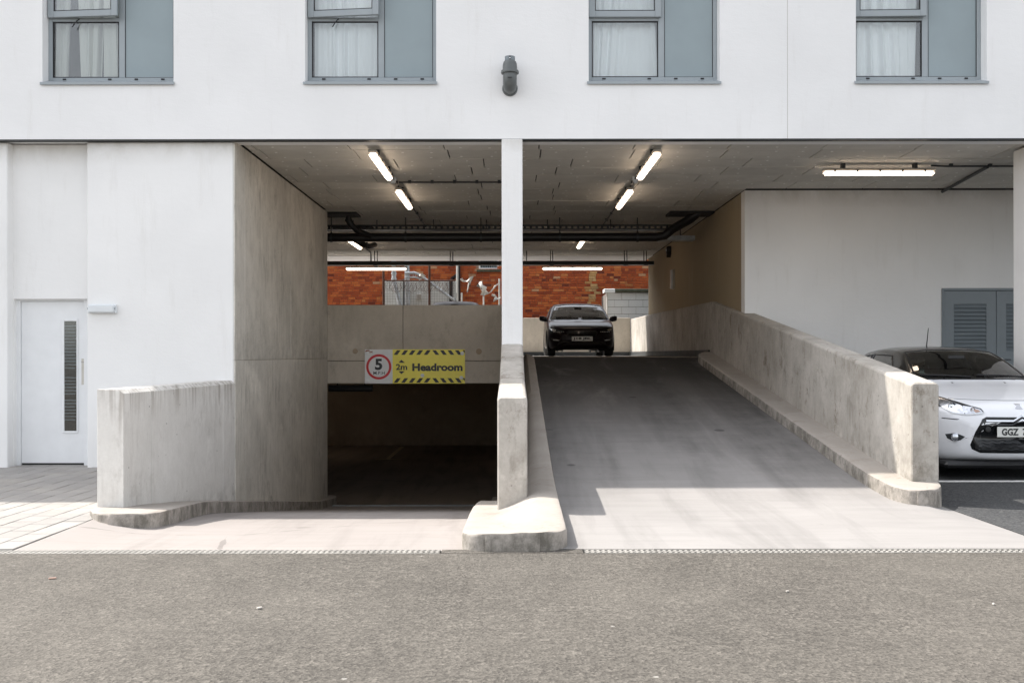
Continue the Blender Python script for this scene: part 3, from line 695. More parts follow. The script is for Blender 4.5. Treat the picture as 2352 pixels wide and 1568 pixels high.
# windows
SASH = [5.0, 6.5, 0.0, 1.8]
CAMX = 0
for wi, (a, b) in enumerate(W):
    w = b-a; y0, y1 = 12.155, 12.225; z0 = WZ0; H = WZ1-WZ0
    fr = MB()
    zA, zB, zC = z0+.048, z0+.733, z0+.780                      # glass bottom, glass top, transom top
    xm0, xm1 = a+.869*w/1.594, a+.943*w/1.594
    fr.box(a,a+.05,y0,y1,z0,z0+H); fr.box(b-.05,b,y0,y1,z0,z0+H); fr.box(a+.05,b-.05,y0,y1,z0+H-.05,z0+H); fr.box(a+.05,b-.05,y0,y1,z0,zA)
    fr.box(xm0,xm1,y0+.001,y1,zA,z0+H-.05); fr.box(a+.05,xm0,y0+.001,y1,zB,zC)
    wo = fr.build('window', M['frame'], BD, .004)
    fr2 = MB()
    g0, g1 = a+.05, xm0
    for (p,q,r,s) in ((g0,g1,zA,zA+.012),(g0,g1,zB-.012,zB),(g0,g0+.012,zA+.012,zB-.012),(g1-.012,g1,zA+.012,zB-.012)): fr2.box(p,q,y0+.008,y0+.03,r,s)
    fr2.build('gasket', M['rubber'], wo)
    bx('glass_pane', g0+.006, g1-.006, y0+.018, y0+.026, zA+.006, zB-.006, M['glass'], wo)
    # opening sash, hinged at its left stile
    ang = math.radians(SASH[wi]); sx0, sx1, sz0, sz1 = a+.012, xm0+.030, zC-.012, z0+H-.02; t = .075
    def rot(m):
        c, s = math.cos(-ang), math.sin(-ang); hx, hy = sx0, y0-.012
        m.v = [(hx+(x-hx)*c-(y-hy)*s, hy+(x-hx)*s+(y-hy)*c, z) for x,y,z in m.v]; return m
    sm = MB(); ys0, ys1 = y0-.045, y0-.003
    sm.box(sx0,sx0+t,ys0,ys1,sz0,sz1); sm.box(sx1-t,sx1,ys0,ys1,sz0,sz1); sm.box(sx0+t,sx1-t,ys0,ys1,sz0,sz0+t); sm.box(sx0+t,sx1-t,ys0,ys1,sz1-t,sz1)
    rot(sm).build('sash', M['frame'], wo, .004)
    gk = MB(); 
    for (p,q,r,s) in ((sx0+t,sx1-t,sz0+t,sz0+t+.01),(sx0+t,sx0+t+.01,sz0+t+.01,sz1-t),(sx1-t-.01,sx1-t,sz0+t+.01,sz1-t)): gk.box(p,q,ys0+.006,ys0+.02,r,s)
    rot(gk).build('gasket', M['rubber'], wo)
    rot(MB().box(sx0+t,sx1-t,ys0+.014,ys0+.02,sz0+t,sz1-t)).build('glass_pane', M['glass'], wo)
    if SASH[wi] > 3:
        MB().tube([(a+.38,y0+.01,zC-.01),(a+.36,y0-.03,zC-.05),(a+.31,y0-.045,zC-.13)], .006, 6).build('stay', M['rubber'], wo)
    ip = MB().box(xm1+.004,b-.054,y0+.012,y0+.03,zA+.004,z0+H-.054).build('infill_panel', M['infill'], wo)
    gk = MB()
    for (p,q,r,s) in ((xm1,b-.05,zA,zA+.005),(xm1,xm1+.006,zA+.005,z0+H-.05),(b-.058,b-.05,zA+.005,z0+H-.05)): gk.box(p,q,y0+.004,y0+.012,r,s)
    gk.build('gasket', M['rubber'], wo)
    for f in (.125,.475,.68,.885):
        bx('vent_cap', a+f*w-.022, a+f*w+.022, y0-.008, y0-.001, z0+.018, z0+.036, M['rubber'], wo, .003)
    MB().prism([(11.972,4.620),(11.972,4.650),(12.16,4.716),(12.16,4.700),(11.985,4.638),(11.985,4.620)], a-.02, b+.012, 'x').build('sill', M['frame'], wo)
    # room behind
    bx('room_lining', a-.2, b+.2, 13.2, 13.25, 4.3, 6.6, M['room'], BD)
# curtains (hang behind the panes)
clab = ['parted cream curtain with dark gaps behind the window above the white door', 'straight pleated white curtain behind the open window over the yellow sign',
        'softly gathered white curtain behind the closed window over the ramp lights', 'loosely draped white curtain behind the window over the parked white car']
for wi, (a, b) in enumerate(W):
    w = b-a; x0, x1 = a+.06, a+.86*w/1.594; r = random.Random(wi+3)
    nx, nz = 120, 16
    def strip(x0, x1, amp, ph, lean):
        m = MB(); n = max(8, int((x1-x0)/.008))
        for j in range(nz+1):
            v = j/nz; z = 4.71+v*1.55
            for i in range(n+1):
                u = i/n; q = (x0+(x1-x0)*u)
                lx = lean*math.sin(3*q*2+ph)*(1-v)**1.5*.09
                y = 12.29+1.5*amp*(math.sin(q*44+ph+.7*math.sin(q*13+ph)) + .45*math.sin(q*97+ph*2))*(.7+.5*math.sin(q*9+ph))
                m.v.append((q+lx, y, z))
        for j in range(nz):
            for i in range(n):
                p = j*(n+1)+i; m.f.append((p,p+1,p+n+2,p+n+1)); m.tint.append(None)
        return m
    if wi == 0:
        mm = MB()
        for s0, s1 in ((.0,.17),(.24,.36),(.37,.56),(.565,.70),(.72,.82)):
            k = strip(x0+s0, x0+s1, .022, s0*9, .5); mm.add(k.v, k.f)
        o = mm.build('curtain', M['curtain_cream'], None, smooth=True, ang=180)
    else:
        o = strip(x0, x1, (.016,.016,.02)[wi-1], wi*1.7, (.05,.9,.7)[wi-1]).build('curtain', M['curtain'], None, smooth=True, ang=180)
    md = o.modifiers.new('cloth', 'SOLIDIFY'); md.thickness = .003
    tag(o, clab[wi], 'curtain', 'curtains in the upper windows')
# white door
do = MB().box(-6.078,-5.297,12.335,12.38,.035,pz(691,12.335)).build('door', M['door_white'], BD, .002)
fm = MB(); zt = pz(691,12.335)
fm.box(-6.132,-6.080,12.31,12.44,0,zt+.035); fm.box(-5.295,-5.20,12.31,12.44,0,zt+.035); fm.box(-6.080,-5.295,12.31,12.44,zt+.003,zt+.036)
fm.build('door_frame', M['door_white'], do, .003)
bx('threshold', -6.08, -5.295, 12.33, 12.45, .0, .012, M['steel'], do)
bx('door_gap', -6.078, -5.297, 12.345, 12.37, .012, .034, M['backing'], do)
vx0, vx1, vz0, vz1 = px(148,12.33), px(176,12.33), pz(988,12.33), pz(736,12.33)
vm = MB(); q = .028
vm.box(vx0-q,vx0,12.322,12.334,vz0-q,vz1+q); vm.box(vx1,vx1+q*.6,12.322,12.334,vz0-q,vz1+q); vm.box(vx0,vx1,12.322,12.334,vz0-q,vz0); vm.box(vx0,vx1,12.322,12.334,vz1,vz1+q)
vm.build('vision_bead', M['door_white'], do, .003)
bx('vision_backing', vx0, vx1, 12.3325, 12.3345, vz0, vz1, M['gloss_black'], do)
for k in range(30):
    zz = vz1-.06-k*.040
    if zz < vz0+.05 or k in (14,15,22): continue
    MB().box(vx0+.002,vx1-.004-.012*((k*7)%4)/3,12.3295,12.3322,zz-.007,zz+.007).build('pane_stripe', M['louvre'], do)  # slats stand in for a striped reflection in the door glass, no blind there
bx('vision_glass', vx0, vx1, 12.325, 12.3275, vz0, vz1, M['glass'], do)
pp = bx('push_plate', px(187,12.33), -5.30, 12.331, 12.3345, pz(882,12.33), pz(822,12.33), M['steel'], do)
text_mb('PUSH', .016, (px(187,12.33)-5.30)/2, 12.3305, pz(830,12.33), .0005).build('push_lettering', M['sign_black'], do)
# louvred double door at the back of the bay
lv = MB(); fw_ = .035
lv.box(LDX0,LDX0+fw_,15.83,15.93,0,LDZ); lv.box(LDX1-fw_,LDX1,15.83,15.93,0,LDZ); lv.box(LDX0+fw_,LDX1-fw_,15.83,15.93,LDZ-.04,LDZ)
ldo = lv.build('louvre_door', M['louvre'], BD, .003)
lm = (LDX0+LDX1)/2
for s, (p, q) in enumerate(((LDX0+fw_+.004, lm-.004),(lm+.004, LDX1-fw_-.004))):
    l0, l1 = p+.155, q-.155; lz0, lz1 = 1.42, pz(699.5,15.85); zt = LDZ-.045
    wall_holes(p, q, .012, zt, 15.85, 15.89, [(l0,l1,lz0,lz1)]).build('door_leaf', M['louvre'], ldo, .002)
    ns = 12
    for k in range(ns):
        zc = lz0+(k+.5)*(lz1-lz0)/ns
        MB().prism([(15.845,zc-.030),(15.850,zc-.034),(15.886,zc+.026),(15.880,zc+.029)], l0+.001, l1-.001, 'x').build('louvre_slat', M['louvre'], ldo)
    bx('louvre_back', l0, l1, 15.892, 15.898, lz0, lz1, M['backing'], ldo)
bx('hinge', LDX0+.022, LDX0+.040, 15.822, 15.835, 1.95, 2.05, M['louvre'], ldo)
hx, hz = px(2300,15.85), pz(827,15.85)
MB().lathe([(.026,-.001),(.026,-.010),(.001,-.010)], (hx,15.85,hz), 'y', 16).build('handle_rose', M['chrome'], ldo)
MB().tube([(hx,15.845,hz),(hx,15.80,hz),(hx+.02,15.79,hz),(hx+.12,15.79,hz)], .009, 8).build('lever_handle', M['chrome'], ldo)
MB().lathe([(.024,-.001),(.024,-.008),(.001,-.008)], (hx-.005,15.85,hz-.12), 'y', 16).build('lock_rose', M['chrome'], ldo)
# ================================================================ LIGHT FITTINGS AND SERVICES
def fitting(axis, c, length, zc, label, hang=None):
    """tube light: c = fixed coordinate, length = (from, to) along its axis, zc = underside of the lens"""
    a, b = length
    def P(m, l0, l1, w, z0, z1): 
        if axis == 'y': m.box(c-w, c+w, l0, l1, z0, z1)
        else: m.box(l0, l1, c-w, c+w, z0, z1)
        return m
    base = (c,(a+b)/2,zc) if axis == 'y' else ((a+b)/2,c,zc)
    t = thing('tube_light', label, 'light', base, 'lit tube lights under the soffit')
    P(MB(), a, b, .054, zc+.052, zc+.092).build('housing', M['housing'], t, .012)
    P(MB(), a+.012, b-.012, .048, zc, zc+.056).build('diffuser', M['tube'], t, .024, seg=3)
    for f in (.18, .82):
        q = a+(b-a)*f
        P(MB(), q-.02, q+.02, .05, zc+.09, hang if hang else CEIL+.002).build('bracket', M['darksteel'], t) if not hang else \
            MB().tube([(c,q,zc+.09),(c,q,hang)] if axis == 'y' else [(q,c,zc+.09),(q,c,hang)], .008, 6).build('hanger', M['darksteel'], t)
    for f in (.1,.3,.5,.7,.9):
        q = a+(b-a)*f
        for s in (-1,1):
            if axis == 'y': MB().box(c+s*.052-.006,c+s*.052+.006,q-.012,q+.012,zc+.040,zc+.070).build('clip', M['darksteel'], t)
            else: MB().box(q-.012,q+.012,c+s*.052-.006,c+s*.052+.006,zc+.040,zc+.070).build('clip', M['darksteel'], t)
    return t
ZL = CEIL-.145
fitting('y', -1.74, (12.42,14.16), ZL, 'lit tube light above the lower drive, the one close behind the white facade')
fitting('y', -1.74, (15.25,17.0), ZL, 'lit tube light above the lower drive, the one just before the black pipe')
fitting('y', 1.82, (12.42,14.16), ZL, 'lit tube light above the ramp, the one close behind the white facade')
fitting('y', 1.82, (15.25,17.0), ZL, 'lit tube light above the ramp, the one just before the black pipe')
fitting('y', -3.56, (21.55,23.4), ZL, 'lit tube light on the soffit behind the black pipe, on the concrete flank wall side')
fitting('y', 1.56, (21.45,23.3), ZL, 'lit tube light on the soffit behind the black pipe, above the dark hatchback')
fitting('x', 13.68, (px(1890,13.68),px(2148,13.68)), CEIL-.16, 'lit tube light across the soffit over the bay of the white car')
RCH = pz(604,25.0)
fitting('x', 25.0, (px(794,25),px(935,25)), pz(620,25), 'lit tube light hung under the rear steel channel before the mesh fence', RCH)
fitting('x', 25.0, (px(1245,25),px(1385,25)), pz(620,25), 'lit tube light hung under the rear steel channel right above the dark hatchback', RCH)
fitting('x', 27.4, (-6.6,-5.06), DECK-.36-.11, 'lit tube light under the deck inside the dark lower level', DECK-.35)
fitting('x', 24.5, (1.2,2.74), DECK-.36-.11, 'lit tube light under the deck of the lower level behind the ramp', DECK-.35)
# sensors
for X, s in ((-1.755,'over the lower drive'),(1.83,'over the ramp')):
    t = thing('motion_sensor', 'small white ceiling sensor between the two tube lights '+s, 'sensor', (X,14.72,CEIL), 'ceiling sensors')
    MB().lathe([(.055,0),(.055,-.035),(.045,-.05),(.001,-.05)], (X,14.72,CEIL), 'z', 18).build('sensor_base', M['lens_off'], t, smooth=True)
    MB().lathe([(.04,-.045),(.035,-.07),(.018,-.085),(.001,-.088)], (X,14.72,CEIL), 'z', 16).build('sensor_lens', M['lens_off'], t, smooth=True)
def conduit(pts, r, label, mat='darksteel', name='conduit', clips=0):
    t = thing(name, label, 'conduit', pts[0], 'conduits under the soffit')
    MB().tube(pts, r, 8).build('pipe_run', M[mat], t, smooth=True)
    a, b = Vector(pts[0]), Vector(pts[-1])
    for k in range(clips):
        p = a.lerp(b, (k+.5)/clips); MB().box(p.x-.022,p.x+.022,p.y-.022,p.y+.022,p.z-.016,CEIL).build('saddle', M[mat], t)
    return t
zc = CEIL-.03
conduit([(-1.70,14.94,zc),(-.02,14.94,zc)], .013, 'thin dark conduit running across the soffit from the sensor to the white column', 'darksteel', clips=5)
conduit([(-1.74,14.1,zc),(-1.74,15.3,zc)], .012, 'short conduit joining the two tube lights over the lower drive', clips=2)
conduit([(-1.74,16.9,zc),(-1.74,20.5,zc)], .012, 'conduit running back from the lights over the lower drive to the black pipe', clips=4)
conduit([(1.82,14.1,zc),(1.82,15.3,zc)], .012, 'short conduit joining the two tube lights over the ramp', clips=2)
conduit([(1.82,16.9,zc),(1.82,20.5,zc)], .012, 'conduit running back from the lights over the ramp to the black pipe', clips=4)
conduit([(-3.56,23.3,zc),(-3.56,25.1,zc),(-3.56,25.15,zc-.05),(-3.56,25.15,RCH)], .018, 'conduit bending down from the soffit to the rear steel channel', clips=0)
conduit([(px(2148,13.68)-.05,13.68,zc),(px(2180,13.68),13.72,zc),(7.4,13.72,zc)], .013, 'conduit running from the bay light to the outer pier', clips=3)
conduit([(px(2270,13.75),13.76,zc),(px(2165,15.8),15.80,zc-.01)], .024, 'thick conduit slanting across the bay soffit to the back wall', clips=0)
def stepped_rods(t, xs, y, z0, mat='darksteel'):
    for x in xs: MB().tube([(x,y,z0),(x,y,CEIL+.001)], .010, 6).build('hanger_rod', M[mat], t)
# black drain pipe across
PZ = pz(545,19.0)
t = thing('black_pipe', 'long black drain pipe hung across the car park under the soffit', 'pipe', (0,19,PZ))
MB().tube([(-8.3,19,PZ),(2.75,19,PZ),(2.92,19,PZ+.03),(3.05,18.92,PZ+.14),(3.3,18.4,PZ+.26),(3.42,18.3,PZ+.36),(3.45,18.3,CEIL-.02)], .083, 16).build('pipe_run', M['trim'], t, smooth=True)
for x in [px(q,19) for q in (761.6,932,1105,1286,1464.5)]:
    MB().lathe([(.085,-.02),(.093,-.02),(.093,.02),(.085,.02)], (x,19,PZ), 'x', 16).build('pipe_clamp', M['darksteel'], t)
    MB().tube([(x,19,PZ+.08),(x,19,CEIL+.001)], .011, 6).build('hanger_rod', M['darksteel'], t)
# cable tray
TZ, TY = pz(524,19.35), 19.45
t = thing('cable_tray', 'perforated steel cable tray hung above the black pipe', 'cable tray', (0,TY,TZ))
cb = MB(); cb.box(-8.3,3.2,TY-.152,TY-.148,TZ+.028,TZ+.062); cb.box(-8.3,3.2,TY-.152,TY-.148,TZ-.03,TZ-.012)
cb.build('side_rail', M['darksteel'], t)
rg = MB(); x = -8.28
while x < 3.2: rg.box(x,x+.045,TY-.1525,TY-.1475,TZ-.012,TZ+.028); x += .115
tag(rg.build('slotted_web', M['darksteel'], t), kind='stuff')
bx('tray_floor', -8.3, 3.2, TY-.147, TY+.147, TZ-.03, TZ-.026, M['darksteel'], t)
stepped_rods(t, [px(q,TY) for q in (814,868.7,997.5,1118,1257,1401)], TY-.16, TZ-.03)
t = thing('cable_tray', 'short end of perforated cable tray against the cream wall', 'cable tray', (3.3,20.4,TZ-.2))
bx('tray_floor', 2.95, 3.68, 20.0, 20.3, TZ-.16, TZ-.155, M['galv'], t); bx('side_rail', 2.95, 3.68, 19.995, 20.0, TZ-.16, TZ-.07, M['galv'], t)
MB().tube([(3.4,20.1,TZ-.16),(3.4,20.1,CEIL)], .01, 6).build('hanger_rod', M['darksteel'], t)
# ceiling plates with branch pipes
for (xa,xb,yb,lab) in ((px(735,18.4),px(822,18.4),18.55,'flat dark access plate on the soffit beside the concrete flank wall'),(px(1535,18.4),3.70,18.5,'flat dark access plate on the soffit beside the cream wall'),(px(770,20.6),px(860,20.6),20.6,'flat dark access plate on the soffit behind the cable tray')):
    o = bx('access_plate', xa, xb, yb-.35, yb+.2, CEIL-.035, CEIL+.001, M['backing'], None); tag(o, lab, 'plate', 'dark plates on the soffit')
t = thing('branch_pipe', 'black branch pipe dropping from the soffit into the long black pipe', 'pipe', (px(800,18.6),18.6,PZ))
xb = px(801,18.6)
MB().tube([(xb,18.6,CEIL),(xb,18.6,PZ+.27),(xb+.03,18.62,PZ+.20),(xb+.16,18.75,PZ+.08),(xb+.35,18.95,PZ+.02)], .058, 14).build('pipe_run', M['trim'], t, smooth=True)
for z in (PZ+.27,PZ+.36): MB().lathe([(.059,-.02),(.067,-.02),(.067,.02),(.059,.02)], (xb,18.6,z), 'z', 14).build('pipe_collar', M['trim'], t)
t = thing('branch_pipe', 'ribbed black pipe bend showing just under the long black pipe', 'pipe', (px(846,19.3),19.3,PZ-.15))
MB().tube([(px(815,19.2),19.2,PZ-.02),(px(835,19.3),19.3,PZ-.10),(px(846,19.4),19.5,PZ-.12),(px(846,19.4),20.3,PZ+.0)], .055, 14).build('pipe_run', M['trim'], t, smooth=True)
for k in range(3): MB().lathe([(.056,-.012),(.064,-.012),(.064,.012),(.056,.012)], (px(828+k*7,19.3),19.27+k*.05,PZ-.08-k*.015), 'x', 14).build('pipe_collar', M['darksteel'], t)
# rear steel channel
t = thing('steel_channel', 'dark steel channel hung across the back of the soffit', 'channel', (0,25,RCH))
cx1 = px(1500,25.2)
bx('channel_beam', -8.3, cx1, 24.97, 25.17, RCH-.035, RCH+.045, M['darksteel'], t, .004)
bx('channel_lip', -8.3, cx1, 24.965, 25.175, RCH-.050, RCH-.0355, M['pipe'], t)
for q in (860,866,1034,1040,1210,1265,1270,1435,1441,1480,1486):
    MB().tube([(px(q,25),25.07,RCH+.04),(px(q,25),25.07,CEIL+.001)], .012, 6).build('hanger_rod', M['darksteel'], t)
for q in (862,1037,1267,1438,1484): bx('rod_plate', px(q,25)-.05, px(q,25)+.05, 24.95, 25.19, RCH-.062, RCH-.051, M['darksteel'], t)
# things on the cream wall
t = thing('alarm_sounder', 'small dark alarm sounder high on the cream wall', 'alarm', (3.715,23.3,pz(577,23.3)))
MB().lathe([(.10,0),(.10,-.07),(.085,-.10),(.001,-.10)], (3.715,23.3,pz(575,23.3)), 'x', 18).build('sounder_body', M['trim'], t, smooth=True)
MB().prism([(23.2,pz(583,23.3)),(23.4,pz(583,23.3)),(23.3,pz(592,23.3))], 3.62, 3.716, 'x').build('sounder_bracket', M['trim'], t)
MB().lathe([(.03,-.10),(.02,-.115),(.001,-.118)], (3.715,23.3,pz(575,23.3)), 'x', 12).build('strobe_lens', M['lens_off'], t)
t = thing('wall_bulkhead', 'upright unlit strip bulkhead fixed on the cream wall', 'light', (3.71,22.8,pz(665,22.8)))
bx('housing', 3.67, 3.716, 22.7, 22.86, pz(665,22.8), pz(619,22.8), M['housing'], t, .01)
bx('diffuser', 3.625, 3.672, 22.715, 22.845, pz(663.5,22.8), pz(620.5,22.8), M['lens_off'], t, .012)
for k in range(12): bx('rib', 3.621, 3.626, 22.712, 22.848, pz(661.5-k*3.5,22.8), pz(661.5-k*3.5,22.8)+.008, M['housing'], t)
# unlit bulkhead on the white pier
bz = pz(707.5,12.05)
t = thing('emergency_light', 'white rectangular emergency light on the pier beside the white door', 'light', (px(233,12.05),12.1,bz-.055))
x0, x1 = px(201,12.05), px(266,12.05)
bx('housing', x0, x1, 12.055, 12.102, bz-.055, bz+.052, M['lens_off'], t, .008)
MB().box(x0+.012,x1-.012,12.018,12.057,bz-.047,bz+.042).build('lens', M['lens_off'], t, .012, seg=2)
for k in range(7): bx('lens_rib', x0+.02, x1-.02, 12.0165, 12.0185, bz-.035+k*.0115, bz-.033+k*.0115, M['sign_white'], t)
for s in (x0+.004, x1-.014): bx('screw_lug', s, s+.010, 12.03, 12.056, bz-.012, bz+.012, M['frame'], t, .002)
# grey vent pipe turned up on the upper wall
VX = px(1172,11.85); t = thing('vent_outlet', 'grey upturned plastic vent pipe with collar on the white upper wall', 'vent', (VX,12.0,4.52))
R = .082; ya = 11.845
zb = pz(199,11.9); pts = [(VX,12.0,zb)]
for k in range(9):
    th = math.pi/2*k/8; pts.append((VX, 11.945-.10*math.sin(th), zb+.10*(1-math.cos(th))))
pts.append((VX,ya,pz(170,ya)))
MB().tube(pts, [R*.9]+[R*.95]*2+[R]*(len(pts)-3), 24).build('elbow', M['pipe'], t, smooth=True)
MB().lathe([(.094,0),(.094,-.012),(.085,-.03),(.001,-.03)], (VX,12.0,zb), 'y', 24).build('wall_flange', M['pipe'], t, smooth=True)
z1, z2, z3 = pz(169,ya), pz(140,ya), pz(131,ya)
MB().lathe([(.08,z1-.005),(.104,z1-.003),(.108,z1+.012),(.104,z1+.03),(.088,z1+.032),(.086,z1+.09),(.083,z2-.035),(.074,z2-.012),(.06,z2)], (VX,ya,0), 'z', 28).build('collar_body', M['pipe'], t, smooth=True)
MB().lathe([(.061,z2-.004),(.061,z3),(.052,z3),(.050,z2)], (VX,ya,0), 'z', 28).build('mouth_ring', M['louvre'], t, smooth=True)
MB().lathe([(.0085,-.06),(.0085,-.066),(.001,-.066)], (VX,ya,(z2+z3)/2-.006), 'y', 10).build('screw', M['lens_off'], t)
bx('keeper', VX-.009, VX+.009, ya-.0635, ya-.058, (z2+z3)/2-.022, (z2+z3)/2+.018, M['rubber'], t)
MB().prism([(-.030+VX,zb+.075),(.030+VX,zb+.075),(.022+VX,zb+.066),(-.022+VX,zb+.066)], ya-R-.004, ya-R+.012).build('mould_mark', M['trim'], t)
# low pipe under the lintel
t = thing('black_pipe', 'short black pipe under the lintel inside the dark lower entrance', 'pipe', (px(810,18.8),18.8,pz(893,18.8)))
MB().tube([(px(755,18.8),18.8,pz(892,18.8)),(px(856,18.8),18.8,pz(892,18.8))], .055, 14).build('pipe_run', M['trim'], t, smooth=True)
MB().tube([(px(755,18.7),18.7,pz(886,18.7)),(px(856,18.7),18.7,pz(886,18.7))], .022, 10).build('pipe_run', M['darksteel'], t, smooth=True)
for q in (775,838): MB().tube([(px(q,18.8),18.8,pz(892,18.8)),(px(q,18.8),18.8,1.0)], .01, 6).build('hanger_rod', M['darksteel'], t)
# worn marking and drain in the basement
fl = SC.objects['basement_floor']
bx('painted_line', -3.36, -3.24, 26.4, 29.9, -1.384, -1.381, M['line_dim'], fl); bx('painted_line', -3.62, -2.95, 26.28, 26.39, -1.384, -1.381, M['line_dim'], fl)
t = thing('drain_channel', 'narrow slotted drain across the foot of the lower drive', 'drain', (-1.7,17.6,-1.3))
zz = Z_LOW(17.55)
bx('channel', -3.18, -.37, 17.50, 17.62, zz-.05, zz+.006, M['backing'], t)
gm2 = MB(); gm2.box(-.25,.25,-.055,-.045,-.02,.010); gm2.box(-.25,.25,.045,.055,-.02,.010)
for k in range(16): gm2.box(-.245+k*.031,-.23+k*.031,-.045,.045,-.02,.009)
g2, _ = gm2.mesh('grate', origin=(0,0,0))
for k in range(5): from_mesh('grate', g2, M['galv'], t, (-2.92+k*.5, 17.56, zz+.004))

# ================================================================ SIGN
SY = LY-.012; sx0, sx1, sz0, sz1 = px(838,SY), px(1068,SY), pz(880,SY), pz(802,SY)
SWD, SHT = sx1-sx0, sz1-sz0
t = thing('headroom_sign', 'yellow and white sign on the concrete lintel giving 5 mph and 2m headroom', 'sign', ((sx0+sx1)/2,SY,sz0))
U = lambda zx: sx0 + (zx-160)/(2156-160)*SWD
Vv = lambda zy: sz1 - (zy-160)/(832-160)*SHT
bx('white_panel', sx0, U(712), SY-.004, SY+.009, sz0, sz1, M['sign_white'], t); bx('yellow_panel', U(712)+.0006, sx1, SY-.004, SY+.009, sz0, sz1, M['sign_yellow'], t)
yf = SY-.005
for (top, bot) in ((176,266),(728,816)):
    for k, x in enumerate((735,884,1034,1183,1334)):
        MB().prism([(U(x),Vv(bot)),(U(x+73),Vv(bot)),(U(x+139),Vv(top)),(U(x+66),Vv(top))], yf-.001, yf+.001).build('black_stripe', M['sign_black'], t)
    for x in (1505,1656,1806,1955):
        MB().prism([(U(x),Vv(top)),(U(x+73),Vv(top)),(U(x+138),Vv(bot)),(U(x+66),Vv(bot))], yf-.001, yf+.001).build('black_stripe', M['sign_black'], t)
    MB().prism([(U(2106),Vv(top)),(U(2152),Vv(top)),(U(2152),Vv(top+62))], yf-.001, yf+.001).build('black_stripe', M['sign_black'], t)
cx, cz = U(438), Vv(503); ro, ri = (690-187)/2/(2156-160)*SWD, (642-233)/2/(2156-160)*SWD
rm = MB(); n = 48
for k in range(n):
    th = 2*math.pi*k/n; c, s = math.cos(th), math.sin(th)
    rm.v += [(cx+c*ri,yf-.001,cz+s*ri),(cx+c*ro,yf-.001,cz+s*ro),(cx+c*ro,yf+.001,cz+s*ro),(cx+c*ri,yf+.001,cz+s*ri)]
for k in range(n):
    a, b = k*4, ((k+1)%n)*4
    for i in range(4): rm.f.append((a+i,a+(i+1)%4,b+(i+1)%4,b+i)); rm.tint.append(None)
rm.build('red_ring', M['sign_red'], t)
def fit_text(txt, zx0, zx1, zy0, zy1, name, mat, y=None, bold=.0):
    """lettering fitted to a box given in the sign's own units"""
    m = text_mb(txt, .2, 0, 0, 0, .001, bold); A = np.array(m.v); lo, hi = A.min(0), A.max(0)
    X0, X1, Z0, Z1 = U(zx0), U(zx1), Vv(zy1), Vv(zy0)
    m.v = [(X0+(v[0]-lo[0])/(hi[0]-lo[0])*(X1-X0), yf+(v[1]-lo[1])/(hi[1]-lo[1])*.002-.001, Z0+(v[2]-lo[2])/(hi[2]-lo[2])*(Z1-Z0)) for v in m.v]
    return m.build(name, mat, t)
fit_text('5', 362, 508, 342, 566, 'speed_numeral', M['sign_black'], bold=.008)
fit_text('M.P.H', 330, 556, 594, 656, 'speed_unit_lettering', M['sign_black'], bold=.001)
fit_text('2m', 780, 1004, 446, 565, 'height_lettering', M['sign_black'], bold=.006)
fit_text('Headroom', 1106, 2108, 436, 588, 'headroom_lettering', M['sign_black'], bold=.009)
fit_text('SM', 242, 312, 188, 228, 'maker_lettering', M['sign_brown'], bold=.003)
for pts in ([(832,422),(958,422),(888,366)], [(832,590),(888,646),(954,590)]):
    MB().prism([(U(a),Vv(b)) for a,b in pts], yf-.001, yf+.001).build('arrow_head', M['sign_black'], t)
am = [(168,205),(175,185),(200,172),(255,170),(252,190),(205,198),(188,215)]
MB().prism([(U(a),Vv(b)) for a,b in am], yf-.001, yf+.001).build('maker_mark', M['sign_brown'], t)
for (a,b) in ((208,236),(214,790),(1308,674),(2102,240),(2082,720)):
    MB().lathe([(.034,-.001),(.034,-.006),(.026,-.010),(.001,-.010)], (U(a),yf-.0005,Vv(b)), 'y', 18).build('screw_cap', M['sign_white'], t, smooth=True)

# ================================================================ THE YARD BEHIND
YB = 34.0
bb = thing('brick_building', 'old red brick building behind the car park', 'building', (0,YB,0))
wl_ = wall_holes(-14, 14, 0, 6.2, YB+.004, YB+.35, [(px(1100,YB),px(1146,YB),pz(619,YB),pz(560,YB))]).build('wall', M['mortar'], bb)
PAL = [(.52,.125,.045),(.60,.175,.055),(.41,.095,.038),(.32,.075,.035),(.64,.24,.085),(.21,.055,.034),(.60,.34,.19),(.49,.115,.042),(.56,.15,.052),(.38,.085,.038)]
WTS = [20,14,16,8,5,3,3,18,16,10]; BUFF = [(.62,.38,.16),(.66,.43,.20),(.56,.30,.12)]
CH = .087; cache = {}; cnt = 0; rest = MB(); r3 = random.Random(11)
vis = []
z = .05; row = 0
while z < 5.6:
    x = -9 - r3.uniform(0,.23); hdr = (row % 4 == 0)
    while x < 7:
        L = .115 if (hdr and r3.random() < .8) or r3.random() < .16 else .232
        buff = px(1349,YB) < x+L/2 < px(1374,YB) and 2.9 < z < 4.45
        col = r3.choice(BUFF) if buff and r3.random() < .85 else r3.choices(PAL, WTS)[0]
        if not (px(1095,YB) < x+L/2 < px(1150,YB) and z > pz(622,YB)):
            seen = 2.55 < z < 4.55 and px(1205,YB) < x < px(1486,YB) and not (x > px(1400,YB) and z < pz(672,YB))
            vis.append((x, z, L, col, seen))
        x += L + .009
    z += CH; row += 1
for (x, z, L, col, seen) in vis:
    w = L
    j = r3.uniform(0,.007)
    if seen and cnt < 298:
        key = (round(L,3), col)
        if key not in cache:
            cache[key] = MB().box(-w/2,w/2,-.012,.03,0,CH-.010,tint=col).mesh('brick', .004, origin=(0,0,0))[0]
        from_mesh('brick', cache[key], M['brick'], wl_, (x+w/2, YB-j, z)); cnt += 1
    else:
        rest.box(x, x+w, YB-.012-j, YB+.02, z, z+CH-.010, tint=col)
tag(rest.build('other_bricks', M['brick'], wl_), kind='stuff')
